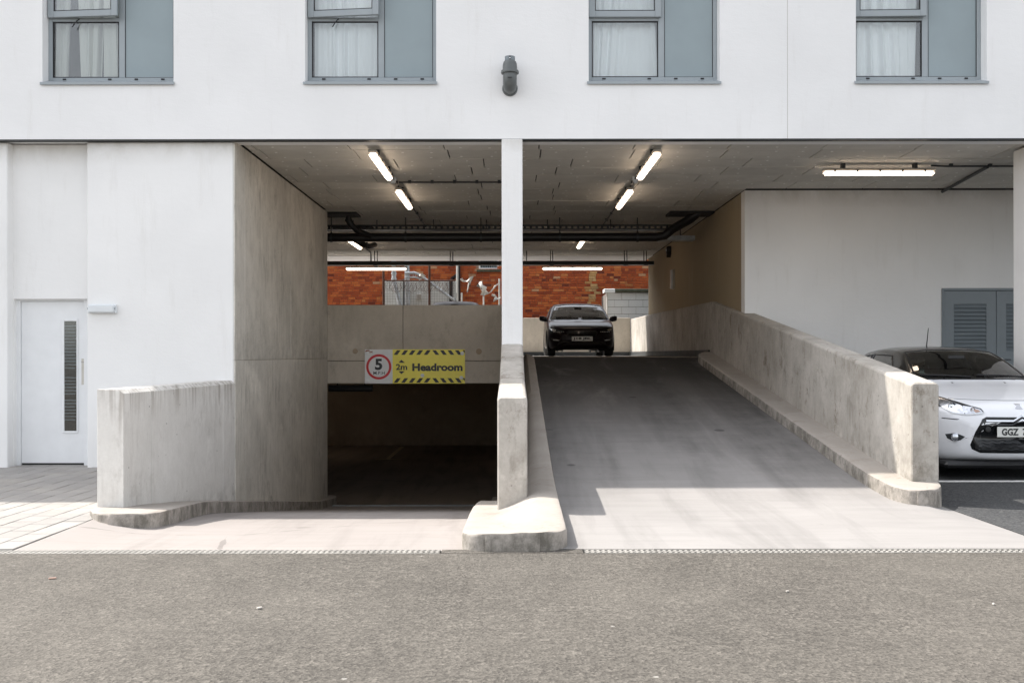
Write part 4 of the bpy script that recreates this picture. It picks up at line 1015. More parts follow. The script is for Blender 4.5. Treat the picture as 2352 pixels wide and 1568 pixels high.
wx0, wx1, wz0 = px(1100,YB), px(1146,YB), pz(619,YB)
wm = MB(); 
for (p,q,r_,s) in ((wx0,wx0+.05,wz0,4.9),(wx1-.05,wx1,wz0,4.9),(wx0+.05,wx1-.05,wz0,wz0+.06),(wx0+.05,wx1-.05,4.84,4.9)): wm.box(p,q,YB-.005,YB+.06,r_,s)
bw_ = wm.build('window', M['door_white'], bb, .004)
bx('glass_pane', wx0+.05, wx1-.05, YB+.03, YB+.036, wz0+.06, 4.84, M['infill'], bw_)
for k in range(9): bx('pane_stripe', wx0+.07+k*.062, wx0+.10+k*.062, YB+.02, YB+.028, wz0+.07, 4.82, M['gloss_black'], bw_)
bx('stone_sill', wx0-.07, wx1+.07, YB-.08, YB+.05, wz0-.085, wz0-.002, M['moss'], bw_, .008)
# block outhouse
ob = thing('block_outhouse', 'white painted blockwork outhouse with mossy coping before the brick wall', 'outhouse', (5,31.6,0))
OX0, OY, OZ = px(1396,31.4), 31.4, pz(672,31.4)
core = bx('core_wall', OX0+.01, 9, OY+.012, 33.6, 0, OZ, M['joint'], ob)
bk, _ = MB().box(-.22,.22,-.01,.06,0,.214).mesh('concrete_block', .006, origin=(0,0,0)); M['block']
rr = 0; z = OZ-.226
while z > .9:
    x = OX0+.22+(rr%2)*.22
    if rr % 2: MB().box(OX0,OX0+.215,OY,OY+.06,z,z+.214).build('concrete_block', M['block'], core, .006)
    while x < 7.0: from_mesh('concrete_block', bk, M['block'], core, (x+.0, OY+.01+RNG.uniform(-.003,.003), z)); x += .447
    z -= .226; rr += 1
bx('coping', OX0-.02+.25, 9.05, OY-.09, 33.7, OZ+.002, OZ+.11, M['moss'], ob, .015)
bx('coping_end', OX0-.12, OX0+.225, OY-.10, OY+.4, OZ-.01, OZ+.115, M['block'], ob, .012)
bx('corner_trim', OX0-.035, OX0-.002, OY-.02, OY+.05, .2, OZ-.012, M['plastic'], ob, .004)
# pale rendered yard wall with steel pipes
PW = 33.0
t = tag(bx('yard_wall', px(883,PW), px(1052,PW), PW, PW+.25, 0, pz(645,PW), M['pale_render'], None, .01), 'pale rendered yard wall behind the wire mesh fence', 'wall')
t = thing('meter_box', 'small grey box fixed on the pale yard wall', 'box', (px(962,PW),PW,pz(680,PW)))
bx('box_body', px(957,PW), px(969,PW), PW-.09, PW+.001, pz(688,PW), pz(675,PW), M['plastic'], t, .01); bx('box_lid', px(957.6,PW), px(968.4,PW), PW-.1, PW-.0905, pz(687,PW), pz(676,PW), M['housing'], t, .008)
t = thing('flue_pipe', 'thick galvanised pipe rising through the yard beside the brick corner', 'pipe', (px(905,32.6),32.6,0))
MB().tube([(px(905,32.6),32.6,4.9),(px(905,32.6),32.6,pz(640,32.6)),(px(907,32.6),32.6,pz(655,32.6)),(px(921,32.6),32.6,pz(705,32.6)),(px(925,32.6),32.6,1.0)], .075, 12).build('pipe_run', M['galv'], t, smooth=True)
for q in (628,640): MB().lathe([(.076,-.03),(.09,-.03),(.09,.03),(.076,.03)], (px(905,32.6),32.6,pz(q,32.6)), 'z', 12).build('pipe_collar', M['galv'], t)
t = thing('flue_pipe', 'paler galvanised pipe standing next to the steel handrail', 'pipe', (px(936,32.7),32.7,0))
MB().tube([(px(935,32.7),32.7,4.9),(px(937,32.7),32.7,.5)], .085, 12).build('pipe_run', M['galv'], t, smooth=True)
MB().tube([(px(929,32.8),32.8,pz(640,32.8)),(px(929,32.8),32.8,.5)], .05, 10).build('pipe_run', M['darksteel'], t, smooth=True)
t = thing('handrail', 'galvanised steel handrail sloping down across the pale yard wall', 'handrail', (px(990,32.4),32.4,1.0))
hp = [(px(930,32.4),32.4,pz(627,32.4)),(px(952,32.4),32.4,pz(626,32.4)),(px(966,32.4),32.4,pz(632,32.4)),(px(1044,32.4),32.4,pz(690,32.4))]
MB().tube(hp, .045, 10).build('top_rail', M['galv'], t, smooth=True)
MB().tube([(p[0],32.45,p[2]-.14) for p in hp[:2]]+[(px(968,32.4),32.45,pz(640,32.4))], .03, 8).build('mid_rail', M['galv'], t, smooth=True)
for q, zt in ((986,648),(1046,684)): MB().tube([(px(q,32.4),32.4,pz(zt,32.4)),(px(q,32.4),32.4,.0)], .045, 10).build('post', M['galv'], t, smooth=True)
for q in range(934,960,5): MB().tube([(px(q,32.45),32.45,pz(628,32.4)),(px(q,32.45),32.45,pz(636,32.4))], .012, 6).build('baluster', M['galv'], t)
# mesh fence
FY = 31.9
t = thing('mesh_fence', 'wire mesh fence on rusty posts with strung barbed wire in the yard', 'fence', (px(970,FY),FY,0))
for q in (881,986.5): MB().tube([(px(q,FY),FY,0),(px(q,FY),FY,pz(607,FY)+.1)], .040, 8).build('post', M['rust'], t)
for q in (1050.5,): MB().tube([(px(q,FY),FY,0),(px(q,FY),FY,pz(607,FY)+.2)], .035, 8).build('post', M['pale_render'], t)
MB().tube([(px(881,FY),FY,pz(644,FY)),(px(1046,FY),FY,pz(644.5,FY))], .022, 8).build('top_rail', M['rust'], t)
wmh = MB(); q = 884.0
while q < 1046: wmh.box(px(q,FY)-.002,px(q,FY)+.002,FY-.002,FY+.002,.9,pz(645,FY)); q += 6.0
z = .95
while z < pz(645,FY): wmh.box(px(884,FY),px(1046,FY),FY+.0035,FY+.007,z-.002,z+.002); z += .085
tag(wmh.build('wire_mesh', M['rust'], t), kind='stuff')
bwm = MB(); rb = random.Random(5)
for seg_ in range(2):
    pts = []
    for k in range(120):
        u = k/119; q = 888+u*150
        pts.append((px(q,FY)+.10*math.cos(k*.9), FY+.05*math.sin(k*.9), pz(658,FY)+.16*math.sin(k*.9+seg_)+.05*math.sin(k*.23)))
    bwm.tube(pts, .004, 4)
bwm.build('barbed_wire', M['rust'], t)
# second fence bay with torn plastic
t = thing('wire_fence', 'sagging wire fence with thin pale posts before the brick wall', 'fence', (px(1110,FY),FY,0))
for q, zt in ((1061,672),(1111,668),(1147,640)): MB().tube([(px(q,FY),FY,0),(px(q+RNG.uniform(-1,1),FY),FY,pz(zt,FY))], .028, 7).build('post', M['pale_render'], t)
for zt in (644,655): MB().tube([(px(1053,FY),FY,pz(zt,FY)),(px(1090,FY),FY,pz(zt+2,FY)),(px(1147,FY),FY,pz(zt-1,FY))], .008, 5).build('wire', M['rust'], t)
wv = MB()
for q in range(1056,1147,5): wv.box(px(q,FY)-.002,px(q,FY)+.002,FY-.002,FY+.002,1.0,pz(646,FY))
tag(wv.build('wire_mesh', M['rust'], t), kind='stuff')
t = thing('downpipe', 'dark downpipe with a slanted head on the brick wall behind the fence', 'pipe', (px(1037,YB-.1),YB-.1,0))
MB().tube([(px(1050,33.9),33.9,pz(632,33.9)),(px(1038,33.9),33.9,pz(640,33.9)),(px(1036,32.9),32.9,pz(648,33)),(px(1036,32.9),32.9,.2)], .06, 10).build('pipe_run', M['trim'], t, smooth=True)
MB().tube([(px(1053,33.9),33.9,4.9),(px(1054,33.9),33.9,.2)], .07, 10).build('pipe_run', M['trim'], t, smooth=True)
def rag(pts, w, label, seed):
    r = random.Random(seed); m = MB(); n = len(pts)
    for i, (a, b) in enumerate(pts):
        x, z = px(a,FY-.05), pz(b,FY-.05); ww_ = w*(.5+r.random())
        for s in (-1, -.3, .4, 1): m.v.append((x+s*ww_*.5+r.uniform(-.03,.03), FY-.05+r.uniform(-.07,.07), z+s*ww_*.35+r.uniform(-.03,.03)))
    for i in range(n-1):
        for k in range(3): a = i*4+k; m.f.append((a,a+1,a+5,a+4)); m.tint.append(None)
    o = m.build('plastic_scrap', M['plastic'], None, smooth=True, ang=50); md = o.modifiers.new('skin','SOLIDIFY'); md.thickness = .006
    tag(o, label, 'plastic scrap', 'torn plastic caught on the fence')
rag([(1058,640),(1065,645),(1073,646),(1077,642),(1083,636),(1078,650),(1074,662),(1072,670)], .09, 'largest torn white plastic scrap hanging long on the wire fence', 1)
rag([(1100,650),(1106,660),(1112,664),(1109,672),(1118,676),(1126,672)], .14, 'crumpled white plastic scrap bunched on top of a pale fence post', 2)
rag([(1128,668),(1134,661),(1140,654)], .06, 'thin slanting strip of torn plastic on the wire fence', 3)
rag([(1133,676),(1139,682),(1136,689),(1145,686)], .10, 'small white plastic scrap low on the wire fence by the column', 4)
rag([(962,632),(968,630),(975,634),(966,640)], .10, 'pale plastic scrap caught above the mesh fence on the brick wall', 5)
# ================================================================ CARS
def pchip(xk, yk, x):
    xk, yk, x = map(lambda a: np.asarray(a, float), (xk, yk, x)); h = np.diff(xk); d = np.diff(yk)/h; n = len(xk); m = np.zeros(n)
    for i in range(1, n-1):
        if d[i-1]*d[i] > 0:
            w1, w2 = 2*h[i]+h[i-1], h[i]+2*h[i-1]; m[i] = (w1+w2)/(w1/d[i-1]+w2/d[i])
    m[0], m[-1] = d[0], d[-1]
    i = np.clip(np.searchsorted(xk, x)-1, 0, n-2); t = (x-xk[i])/h[i]
    return (2*t**3-3*t**2+1)*yk[i]+(t**3-2*t**2+t)*h[i]*m[i]+(-2*t**3+3*t**2)*yk[i+1]+(t**3-t**2)*h[i]*m[i+1]
def inside(poly, x, y):
    c = False; n = len(poly)
    for i in range(n):
        (x0,y0),(x1,y1) = poly[i], poly[i-1]
        if (y0 > y) != (y1 > y) and x < (x1-x0)*(y-y0)/(y1-y0)+x0: c = not c
    return c
class Shell:
    """smooth car body: stations along y (0 = front bumper), half profile from floor to roof"""
    def __init__(s, st, sweep, length, W):
        st = np.array(st); yk = st[:,0]
        ys = np.unique(np.concatenate([np.linspace(0,.5,60), np.linspace(.5,length-.4,170), np.linspace(length-.4,length,50)]))
        zb, zt, wm, zbelt, we, ze = [pchip(yk, st[:,i], ys) for i in range(1,7)]
        prof = []
        for i in range(len(ys)):
            mid = zb[i]+(zbelt[i]-zb[i])*.5
            prof.append([(0,zb[i]),(.78*wm[i],zb[i]),(.93*wm[i],zb[i]+.035),(.985*wm[i],zb[i]+.12),(wm[i],mid),(.99*wm[i],zbelt[i]-.09),(.955*wm[i],zbelt[i]),(we[i],ze[i]),(.62*we[i],zt[i]-(zt[i]-ze[i])*.28),(0,zt[i])])
        P = np.array(prof)                                     # stations x 10 x 2
        tk = np.arange(10); tt = np.unique(np.concatenate([np.linspace(0,9,91)]))
        X = np.stack([pchip(tk, P[i,:,0], tt) for i in range(len(ys))]); Z = np.stack([pchip(tk, P[i,:,1], tt) for i in range(len(ys))])
        X[:,0] = 0; X[:,-1] = 0
        Y = np.repeat(ys[:,None], len(tt), 1)
        f = np.clip(1-Y/1.0, 0, 1)**1.3; Y = Y + sweep*(np.abs(X)/W)**2.6*f
        r = np.clip(1-(length-ys)/.8, 0, 1)[:,None]**1.3; Y = Y - .22*(np.abs(X)/W)**2.6*r
        s.n, s.k = X.shape
        full = []
        for i in range(s.n):
            row = [(X[i,j],Y[i,j],Z[i,j]) for j in range(s.k)] + [(-X[i,j],Y[i,j],Z[i,j]) for j in range(s.k-2,0,-1)]
            full.append(row)
        s.m = len(full[0]); s.V = [p for r_ in full for p in r_]
        s.Q = [(i*s.m+j, i*s.m+(j+1)%s.m, (i+1)*s.m+(j+1)%s.m, (i+1)*s.m+j) for i in range(s.n-1) for j in range(s.m)]
        A = np.array(s.V); q = np.array(s.Q); s.C = A[q].mean(1)
        nn = np.cross(A[q[:,2]]-A[q[:,0]], A[q[:,3]]-A[q[:,1]]); s.N = nn/np.maximum(1e-9, np.linalg.norm(nn,axis=1))[:,None]
        cen = np.array([0, length/2, .6]); flip = ((s.C-cen)*s.N).sum(1) < 0
        if flip.mean() > .5: s.Q = [tuple(reversed(t)) for t in s.Q]; s.N = -s.N
        s.caps = [tuple(range(s.m)), tuple(range((s.n-1)*s.m+s.m-1, (s.n-1)*s.m-1, -1))]
        s.bvh = BVHTree.FromPolygons([Vector(v) for v in s.V], s.Q + s.caps)
        vn = np.zeros_like(A)
        for c in range(4): np.add.at(vn, np.array(s.Q)[:,c], s.N)
        s.VN = vn/np.maximum(1e-9, np.linalg.norm(vn,axis=1))[:,None]
    def piece(s, keep, off=0.0, caps=False):
        m = MB(); mp = {}; 
        for qi, q in enumerate(s.Q):
            if not keep[qi]: continue
            f = []
            for v in q:
                if v not in mp: mp[v] = len(m.v); m.v.append(tuple(np.array(s.V[v])+s.VN[v]*off))
                f.append(mp[v])
            m.f.append(tuple(f)); m.tint.append(None)
        if caps:
            for q in s.caps:
                f = []
                for v in q:
                    if v not in mp: mp[v] = len(m.v); m.v.append(tuple(np.array(s.V[v])+s.VN[v]*off))
                    f.append(mp[v])
                m.f.append(tuple(f)); m.tint.append(None)
        return m
    def hit(s, a, b, axis='y', sgn=1):
        if axis == 'y': o, d = Vector((a,-2,b)) if sgn > 0 else Vector((a,8,b)), Vector((0,sgn,0))
        elif axis == 'x': o, d = Vector((sgn*3,a,b)), Vector((-sgn,0,0))
        else: o, d = Vector((a,b,4)), Vector((0,0,-1))
        h = s.bvh.ray_cast(o, d); return h[0]
    def patch(s, poly, off=.004, axis='y', sgn=1, depth=.02, cuts=3):
        """polygon laid onto the body from the front (axis y), side (x) or above (z)"""
        bm = bmesh.new(); vs = [bm.verts.new((a,b,0)) for a,b in poly]; bm.faces.new(vs)
        bmesh.ops.triangulate(bm, faces=bm.faces[:])
        for _ in range(cuts): bmesh.ops.subdivide_edges(bm, edges=bm.edges[:], cuts=1, use_grid_fill=True)
        bm.verts.ensure_lookup_table(); pts = [v.co.copy() for v in bm.verts]; m = MB(); ok = True; last = None
        for p in pts:
            h = s.hit(p.x, p.y, axis, sgn)
            if h is None: h = last if last is not None else Vector((p.x,.3,p.y)); h = Vector((p.x,h.y,p.y)) if axis == 'y' else h
            last = h; q = h.copy()
            if axis == 'y': q.y -= sgn*off
            elif axis == 'x': q.x += sgn*off
            else: q.z += off
            m.v.append(tuple(q))
        for f in bm.faces: m.f.append(tuple(v.index for v in f.verts)); m.tint.append(None)
        nb = len(m.v); back = Vector((0,sgn*depth,0)) if axis == 'y' else (Vector((-sgn*depth,0,0)) if axis == 'x' else Vector((0,0,-depth)))
        m.v += [tuple(Vector(v)+back) for v in m.v]
        for e in bm.edges:
            if len(e.link_faces) == 1: a, b = e.verts[0].index, e.verts[1].index; m.f.append((a,b,b+nb,a+nb)); m.tint.append(None)
        bm.free(); return m
def mir(poly): return [(-a,b) for a,b in poly][::-1]
def shift(m, o): m.v = [(v[0]+o[0], v[1]+o[1], v[2]+o[2]) for v in m.v]; return m
def wheel(t, o, x, y, r, w, name='wheel', spokes=10):
    s = 1 if x > 0 else -1
    m = MB().lathe([(r*.68,-w/2),(r*.93,-w/2),(r*.985,-w/2+.02),(r,-w/4),(r,w/4),(r*.985,w/2-.02),(r*.93,w/2),(r*.68,w/2)], (x,y,r), 'x', 32)
    wo = shift(m, o).build(name, M['tyre'], t, smooth=True)
    sp = MB(); xo = x+s*(w/2-.03)
    sp.lathe([(.055,-.02),(.055,.02)], (xo,y,r), 'x', 16)
    for k in range(spokes):
        th = 2*math.pi*k/spokes; d = Vector((0,math.cos(th),math.sin(th))); n = Vector((0,-math.sin(th),math.cos(th)))
        sp.obox(Vector((xo,y,r))+d*r*.37, d*r*.33, n*.016, Vector((.014,0,0)))
    sp.lathe([(r*.70,-.02),(r*.70,.03),(r*.64,.03),(r*.64,-.02)], (xo,y,r), 'x', 32)
    shift(sp, o).build('rim', M['alloy'], wo)
    shift(MB().lathe([(r*.66,-.005),(r*.66,.005),(.001,.005)], (x-s*.02,y,r), 'x', 20), o).build('brake_disc', M['trim'], wo)
def car(o, sh, spec, label, group=None):
    """o = ground point under the middle of the front bumper"""
    O = Vector(o); t = thing(spec['name'], label, 'car', O, group); L = spec['L']
    C, N = sh.C, sh.N; nq = len(C)
    ws = np.zeros(nq, bool); sw = np.zeros((nq,), int); rw = np.zeros(nq, bool); arch = np.zeros(nq, bool)
    for i in range(nq):
        x, y, z = C[i]; nx, ny, nz = N[i]
        if ny < -.12 and spec['ws_y'][0] < y < spec['ws_y'][1] and inside(spec['windscreen'], x, z): ws[i] = True
        elif ny > .12 and y > L*.75 and inside(spec['rear_window'], x, z): rw[i] = True
        elif abs(nx) > .35:
            for k, p in enumerate(spec['side']):
                if inside(p, y, z): sw[i] = k+1 if x > 0 else -(k+1)
        if abs(nx) > .3 or nz < -.5:
            for wy in spec['axles']:
                if (y-wy)**2+(z-spec['r'])**2 < (spec['r']+.045)**2 and abs(x) > .5: arch[i] = True
    opening = ws | rw | (sw != 0) | arch
    top = np.zeros(nq, bool)
    if spec.get('roof'):
        for i in range(nq):
            x, y, z = C[i]
            if not opening[i] and inside(spec['roof'], y, z): top[i] = True
    body = shift(sh.piece(~opening & ~top, 0, True), O).build('body', M[spec['paint']], t, smooth=True, ang=60)
    if top.any(): shift(sh.piece(top), O).build('roof', M[spec['roof_paint']], t, smooth=True, ang=60)
    shift(sh.piece(~(ws|rw|(sw!=0)|arch) & (C[:,1] > .95) & (C[:,1] < L-.15), -.018), O).build('inner_lining', M['inside'], t, smooth=True, ang=60)
    shift(sh.piece(ws, .002), O).build('windscreen', M['carglass'], t, smooth=True, ang=60)
    shift(sh.piece(rw, .002), O).build('rear_window', M['carglass'], t, smooth=True, ang=60)
    for k in sorted(set(sw[sw != 0])): shift(sh.piece(sw == k, .002), O).build('side_window', M['carglass'], t, smooth=True, ang=60)
    # black rubber round the glass
    def seal(poly, axis, sgn, lo=None):
        pts = []; n = len(poly)
        for i in range(n):
            (a0,b0),(a1,b1) = poly[i], poly[(i+1)%n]
            for k in range(8):
                a, b = a0+(a1-a0)*k/8, b0+(b1-b0)*k/8
                h = sh.hit(a, b, axis, sgn)
                if h is not None: pts.append(h)
        pts.append(pts[0]); m = MB().tube(pts, .011, 6, caps=False); shift(m, O).build('glass_seal', M['trim'], t, smooth=True)
    seal(spec['windscreen'], 'y', 1)
    for p in spec['side']:
        for s in (-1, 1): seal(p, 'x', s)
    for wy in spec['axles']:
        for s in (-1, 1):
            n = 24; m = MB(); R = spec['r']+.055
            for k in range(n+1):
                th = -.5+(math.pi+1.0)*k/n
                m.v += [(s*.845,wy+R*math.cos(th),spec['r']+R*math.sin(th)),(s*.45,wy+R*math.cos(th),spec['r']+R*math.sin(th))]
            for k in range(n): m.f.append((k*2,k*2+1,k*2+3,k*2+2)); m.tint.append(None)
            m.add([(s*.46,wy-R,.1),(s*.46,wy+R,.1),(s*.46,wy+R,spec['r']+R),(s*.46,wy-R,spec['r']+R)], [(0,1,2,3)])
            shift(m, O).build('wheel_arch', M['trim'], t, smooth=True)
            wheel(t, O, s*(spec['W']-.125), wy, spec['r'], .20)
    # cabin
    by = spec['ws_y'][0]
    MB_ = lambda *a: shift(MB().box(*a), O)
    MB_(-.68,.68,by+.05,by+.42,.70,spec['belt']-.03).build('dashboard', M['inside'], t, .04)
    for sx in (-.36,.36):
        so_ = shift(MB().box(sx-.24,sx+.24,by+.85,by+1.35,.30,.55), O).build('seat', M['inside'], t, .06)
        m = MB(); m.obox((sx,by+1.38,.86), (.235,0,0), (0,.055,-.012), (0,.08,.34)); shift(m, O).build('seat_back', M['inside'], so_, .05)
        shift(MB().box(sx-.13,sx+.13,by+1.42,by+1.50,spec['belt']+.17,spec['belt']+.36), O).build('headrest', M['inside'], so_, .045)
    MB_(-.62,.62,by+1.95,by+2.1,.4,spec['belt']+.10).build('rear_seat', M['inside'], t, .06)
    pts = [(-.36+.19*math.cos(a), by+.52-.07*math.sin(a), spec['belt']-.08+.175*math.sin(a)) for a in np.linspace(0,2*math.pi,25)]
    st_ = shift(MB().tube(pts, .016, 8, caps=False), O).build('steering_wheel', M['trim'], t, smooth=True)
    shift(MB().box(-.50,-.22,by+.51,by+.53,spec['belt']-.10,spec['belt']-.06), O).build('steering_hub', M['trim'], st_, .01)
    MB_(-.10,.10,by+.62,by+.65,spec['belt']+.30,spec['belt']+.35).build('rear_view_mirror', M['trim'], t, .02)
    for s in (-1, 1):
        m = MB().lathe([(.02,-.10),(.07,-.085),(.088,-.03),(.088,.04),(.07,.09),(.02,.105)], (0,0,0), 'x', 16)
        m.v = [(s*(spec['W']+.06)+v[0]*s, spec['mir_y']+v[1]*.75+.10*v[0], spec['belt']+.045+v[2]*.85+.15*v[0]) for v in m.v]
        mo = shift(m, O).build('door_mirror', M[spec.get('mirror','trim')], t, smooth=True)
        shift(MB().tube([(s*(spec['W']-.12),spec['mir_y']+.03,spec['belt']-.02),(s*(spec['W']+.04),spec['mir_y']+.02,spec['belt']+.01)], .022, 8), O).build('mirror_arm', M['trim'], mo)
    for i, s in enumerate((-.30, .36)):
        a = sh.hit(s+.28, spec['windscreen'][0][1]+.03, 'y'); b = sh.hit(s-.30, spec['windscreen'][0][1]+.045, 'y')
        if a and b: shift(MB().tube([a+Vector((0,-.018,.0)), (a+b)/2+Vector((0,-.022,.01)), b+Vector((0,-.018,.008))], .009, 6), O).build('wiper', M['trim'], t)
    return t, O
def plate(t, O, sh, z, txt):
    y = min(sh.hit(x_, z+k).y for x_ in (-.26,0,.26) for k in (-.056,0,.056))-.012
    po = shift(MB().box(-.26,.26,y-.008,y,z-.0555,z+.0555), O).build('number_plate', M['plate'], t, .003)
    for w, x0, x1 in ([(txt,-.225,.225)] if isinstance(txt, str) else txt):
        m = text_mb(w, .1, 0, 0, 0, .001, .004); A = np.array(m.v); lo, hi = A.min(0), A.max(0)
        m.v = [(x0+(v[0]-lo[0])/(hi[0]-lo[0])*(x1-x0), y-.0095+(v[1]-lo[1])*.3, z-.038+(v[2]-lo[2])/(hi[2]-lo[2])*.076) for v in m.v]
        shift(m, O).build('plate_lettering', M['sign_black'], po)

#        y     zbot  ztop  wmid  zbelt wedge zedge
ST_A = [(0.00, .36, .64, .50, .56, .40, .60),
        (0.02, .29, .70, .62, .61, .47, .665),
        (0.06, .24, .775, .70, .665, .53, .735),
        (0.13, .21, .835, .765, .72, .59, .795),
        (0.24, .19, .875, .81, .77, .63, .845),
        (0.45, .18, .925, .84, .83, .67, .895),
        (0.75, .18, .985, .853, .88, .685, .955),
        (1.02, .18, 1.04, .857, .91, .69, 1.005),
        (1.12, .18, 1.075, .857, .92, .685, 1.035),
        (1.35, .18, 1.20, .857, .935, .66, 1.155),
        (1.60, .18, 1.33, .857, .945, .62, 1.28),
        (1.82, .18, 1.415, .857, .955, .575, 1.365),
        (2.10, .18, 1.462, .857, .965, .56, 1.41),
        (2.50, .18, 1.475, .857, .98, .56, 1.425),
        (3.00, .18, 1.45, .85, 1.0, .545, 1.40),
        (3.40, .20, 1.38, .835, 1.01, .52, 1.33),
        (3.62, .22, 1.26, .81, .99, .50, 1.21),
        (3.80, .25, 1.06, .78, .93, .52, 1.02),
        (3.90, .30, .90, .73, .83, .50, .87),
        (3.95, .40, .74, .62, .70, .45, .72)]
A_SPEC = dict(name='white_hatchback', L=3.95, W=.857, r=.305, axles=(.80,3.25), paint='car_white', roof_paint='car_black', belt=1.0, ws_y=(.95,2.1), mir_y=1.42, mirror='car_white',
    windscreen=[(-.665,1.065),(.665,1.065),(.60,1.25),(.535,1.385),(.25,1.415),(-.25,1.415),(-.535,1.385),(-.60,1.25)],
    rear_window=[(-.50,1.06),(.50,1.06),(.42,1.30),(-.42,1.30)],
    side=[[(1.62,1.01),(1.80,1.20),(2.02,1.345),(2.60,1.36),(2.56,1.02)],[(2.70,1.03),(2.70,1.355),(3.10,1.32),(3.32,1.10)]],
    roof=[(1.08,1.075),(1.40,.975),(1.6,.97),(3.7,1.03),(3.7,2),(1.0,2)])
shA = Shell(ST_A, .34, 3.95, .857)
carA, OA = car((px(2344,10.75), 10.72, .004), shA, A_SPEC, 'small white hatchback with a black roof parked under the overhang beside the parapet')
def addp(t, O, sh, name, poly, mat, off=.004, both=False, parent=None, **kw):
    r_ = None
    for p in ([poly, mir(poly)] if both else [poly]):
        r_ = shift(sh.patch(p, off, **kw), O).build(name, M[mat], parent or t, smooth=True, ang=40)
    return r_
for s in (-1, 1):
    f = lambda P: [(s*abs(a) if True else a, b) for a, b in P] if s > 0 else [(-abs(a), b) for a, b in P][::-1]
    hl = addp(carA, OA, shA, 'headlight', f([(.37,.735),(.40,.715),(.55,.70),(.66,.715),(.735,.78),(.765,.86),(.77,.925),(.72,.915),(.60,.855),(.47,.80),(.39,.775)]), 'trim', .002)
    addp(carA, OA, shA, 'lamp_lens', f([(.385,.738),(.41,.723),(.545,.712),(.50,.755),(.545,.80),(.475,.79),(.40,.765)]), 'lampchrome', .006, parent=hl)
    addp(carA, OA, shA, 'lamp_lens', f([(.56,.712),(.65,.727),(.72,.785),(.75,.86),(.755,.905),(.72,.90),(.63,.85),(.555,.80),(.52,.757)]), 'lampchrome', .006, parent=hl)
    addp(carA, OA, shA, 'indicator', f([(.405,.74),(.455,.73),(.47,.765),(.425,.762)]), 'amber', .009, parent=hl)
    for (cx_, cz_, r_) in ((.635,.79,.045),(.47,.757,.026)):
        h = shA.hit(s*cx_, cz_)
        shift(MB().lathe([(r_,.004),(r_*.95,-.012),(r_*.5,-.004),(.001,-.010)], (h.x,h.y-.004,h.z), 'y', 20), OA).build('reflector', M['chrome'], hl, smooth=True)
    addp(carA, OA, shA, 'lamp_edge', f([(.37,.735),(.40,.715),(.55,.70),(.66,.715),(.735,.78),(.72,.785),(.655,.727),(.55,.712),(.405,.726),(.383,.738)]), 'led', .010, parent=hl)
    fg = addp(carA, OA, shA, 'fog_recess', f([(.560,.468),(.60,.425),(.66,.415),(.70,.44),(.715,.485),(.64,.503)]), 'lampdark', .005, cuts=4)
    h = shA.hit(s*.635, .457); shift(MB().lathe([(.045,.02),(.045,-.012),(.036,-.018),(.001,-.02)], (h.x,h.y,h.z), 'y', 20), OA).build('fog_lamp', M['lampchrome'], fg, smooth=True)
    addp(carA, OA, shA, 'bumper_crease', f([(.60,.655),(.735,.665),(.735,.655),(.62,.646)]), 'trim', .001)
    addp(carA, OA, shA, 'washer_jet', f([(.30,1.025),(.32,1.025),(.32,1.035),(.30,1.035)]), 'trim', .006)
gr = addp(carA, OA, shA, 'grille', [(-.50,.335),(-.42,.295),(.42,.295),(.50,.335),(.515,.38),(.47,.52),(.40,.66),(.36,.685),(-.36,.685),(-.40,.66),(-.47,.52),(-.515,.38)], 'gloss_black', .003)
addp(carA, OA, shA, 'lower_mesh', [(-.47,.34),(-.40,.315),(.40,.315),(.47,.34),(.475,.39),(.455,.44),(-.455,.44),(-.475,.39)], 'trim', .006, parent=gr)
hexm = MB()
for rr_ in range(4):
    pts = []; zz_ = .33+rr_*.03
    for k in range(33):
        x_ = -.44+k*.0275; q = k % 4; z_ = zz_ + (.012 if q in (1,2) else 0); h = shA.hit(x_, z_)
        pts.append((x_, h.y-.012, z_))
    hexm.tube(pts, .0035, 4)
shift(hexm, OA).build('mesh_bars', M['lampdark'], gr)
for (zt_, th_) in ((.655,.018),(.612,.018)):
    for s in (-1,1):
        P = [(.37,zt_-th_),(.10,zt_-th_),(.0,zt_-th_+.055),(.0,zt_+.055),(.095,zt_),(.37,zt_)]
        P = [(s*a,b) for a,b in P]; P = P if s > 0 else P[::-1]
        addp(carA, OA, shA, 'chevron_bar', P, 'chrome', .016, parent=gr)
plate(carA, OA, shA, .525, [('GGZ',-.212,-.030),('7',.012,.058)])
addp(carA, OA, shA, 'bonnet_badge', [(-.045,.775),(.0,.768),(.035,.772),(.022,.80),(.03,.825),(-.035,.828),(-.02,.80)], 'chrome', .005)
h = shA.hit(-.345, .55); shift(MB().lathe([(.03,0),(.03,-.012),(.02,-.014),(.001,-.014)], (h.x,h.y,h.z), 'y', 14), OA).build('tow_cap', M['trim'], gr)
# bonnet shut line and wipers, aerial
pts = []
for x_ in np.linspace(-.62,.62,40):
    h = shA.hit(float(x_), .855-.10*abs(x_)**2*0+.04*abs(x_)**2)
    if h: pts.append(h+Vector((0,-.001,0)))
shift(MB().tube(pts, .0035, 5), OA).build('bonnet_line', M['trim'], carA)
shift(MB().tube([(-.02,2.42,1.47),(-.06,2.30,1.56),(-.12,2.12,1.70)], [.008,.006,.004], 6), OA).build('aerial', M['trim'], carA)
shift(MB().box(-.8,.8,.06,.5,.13,.2), OA).build('undertray', M['trim'], carA, .03)

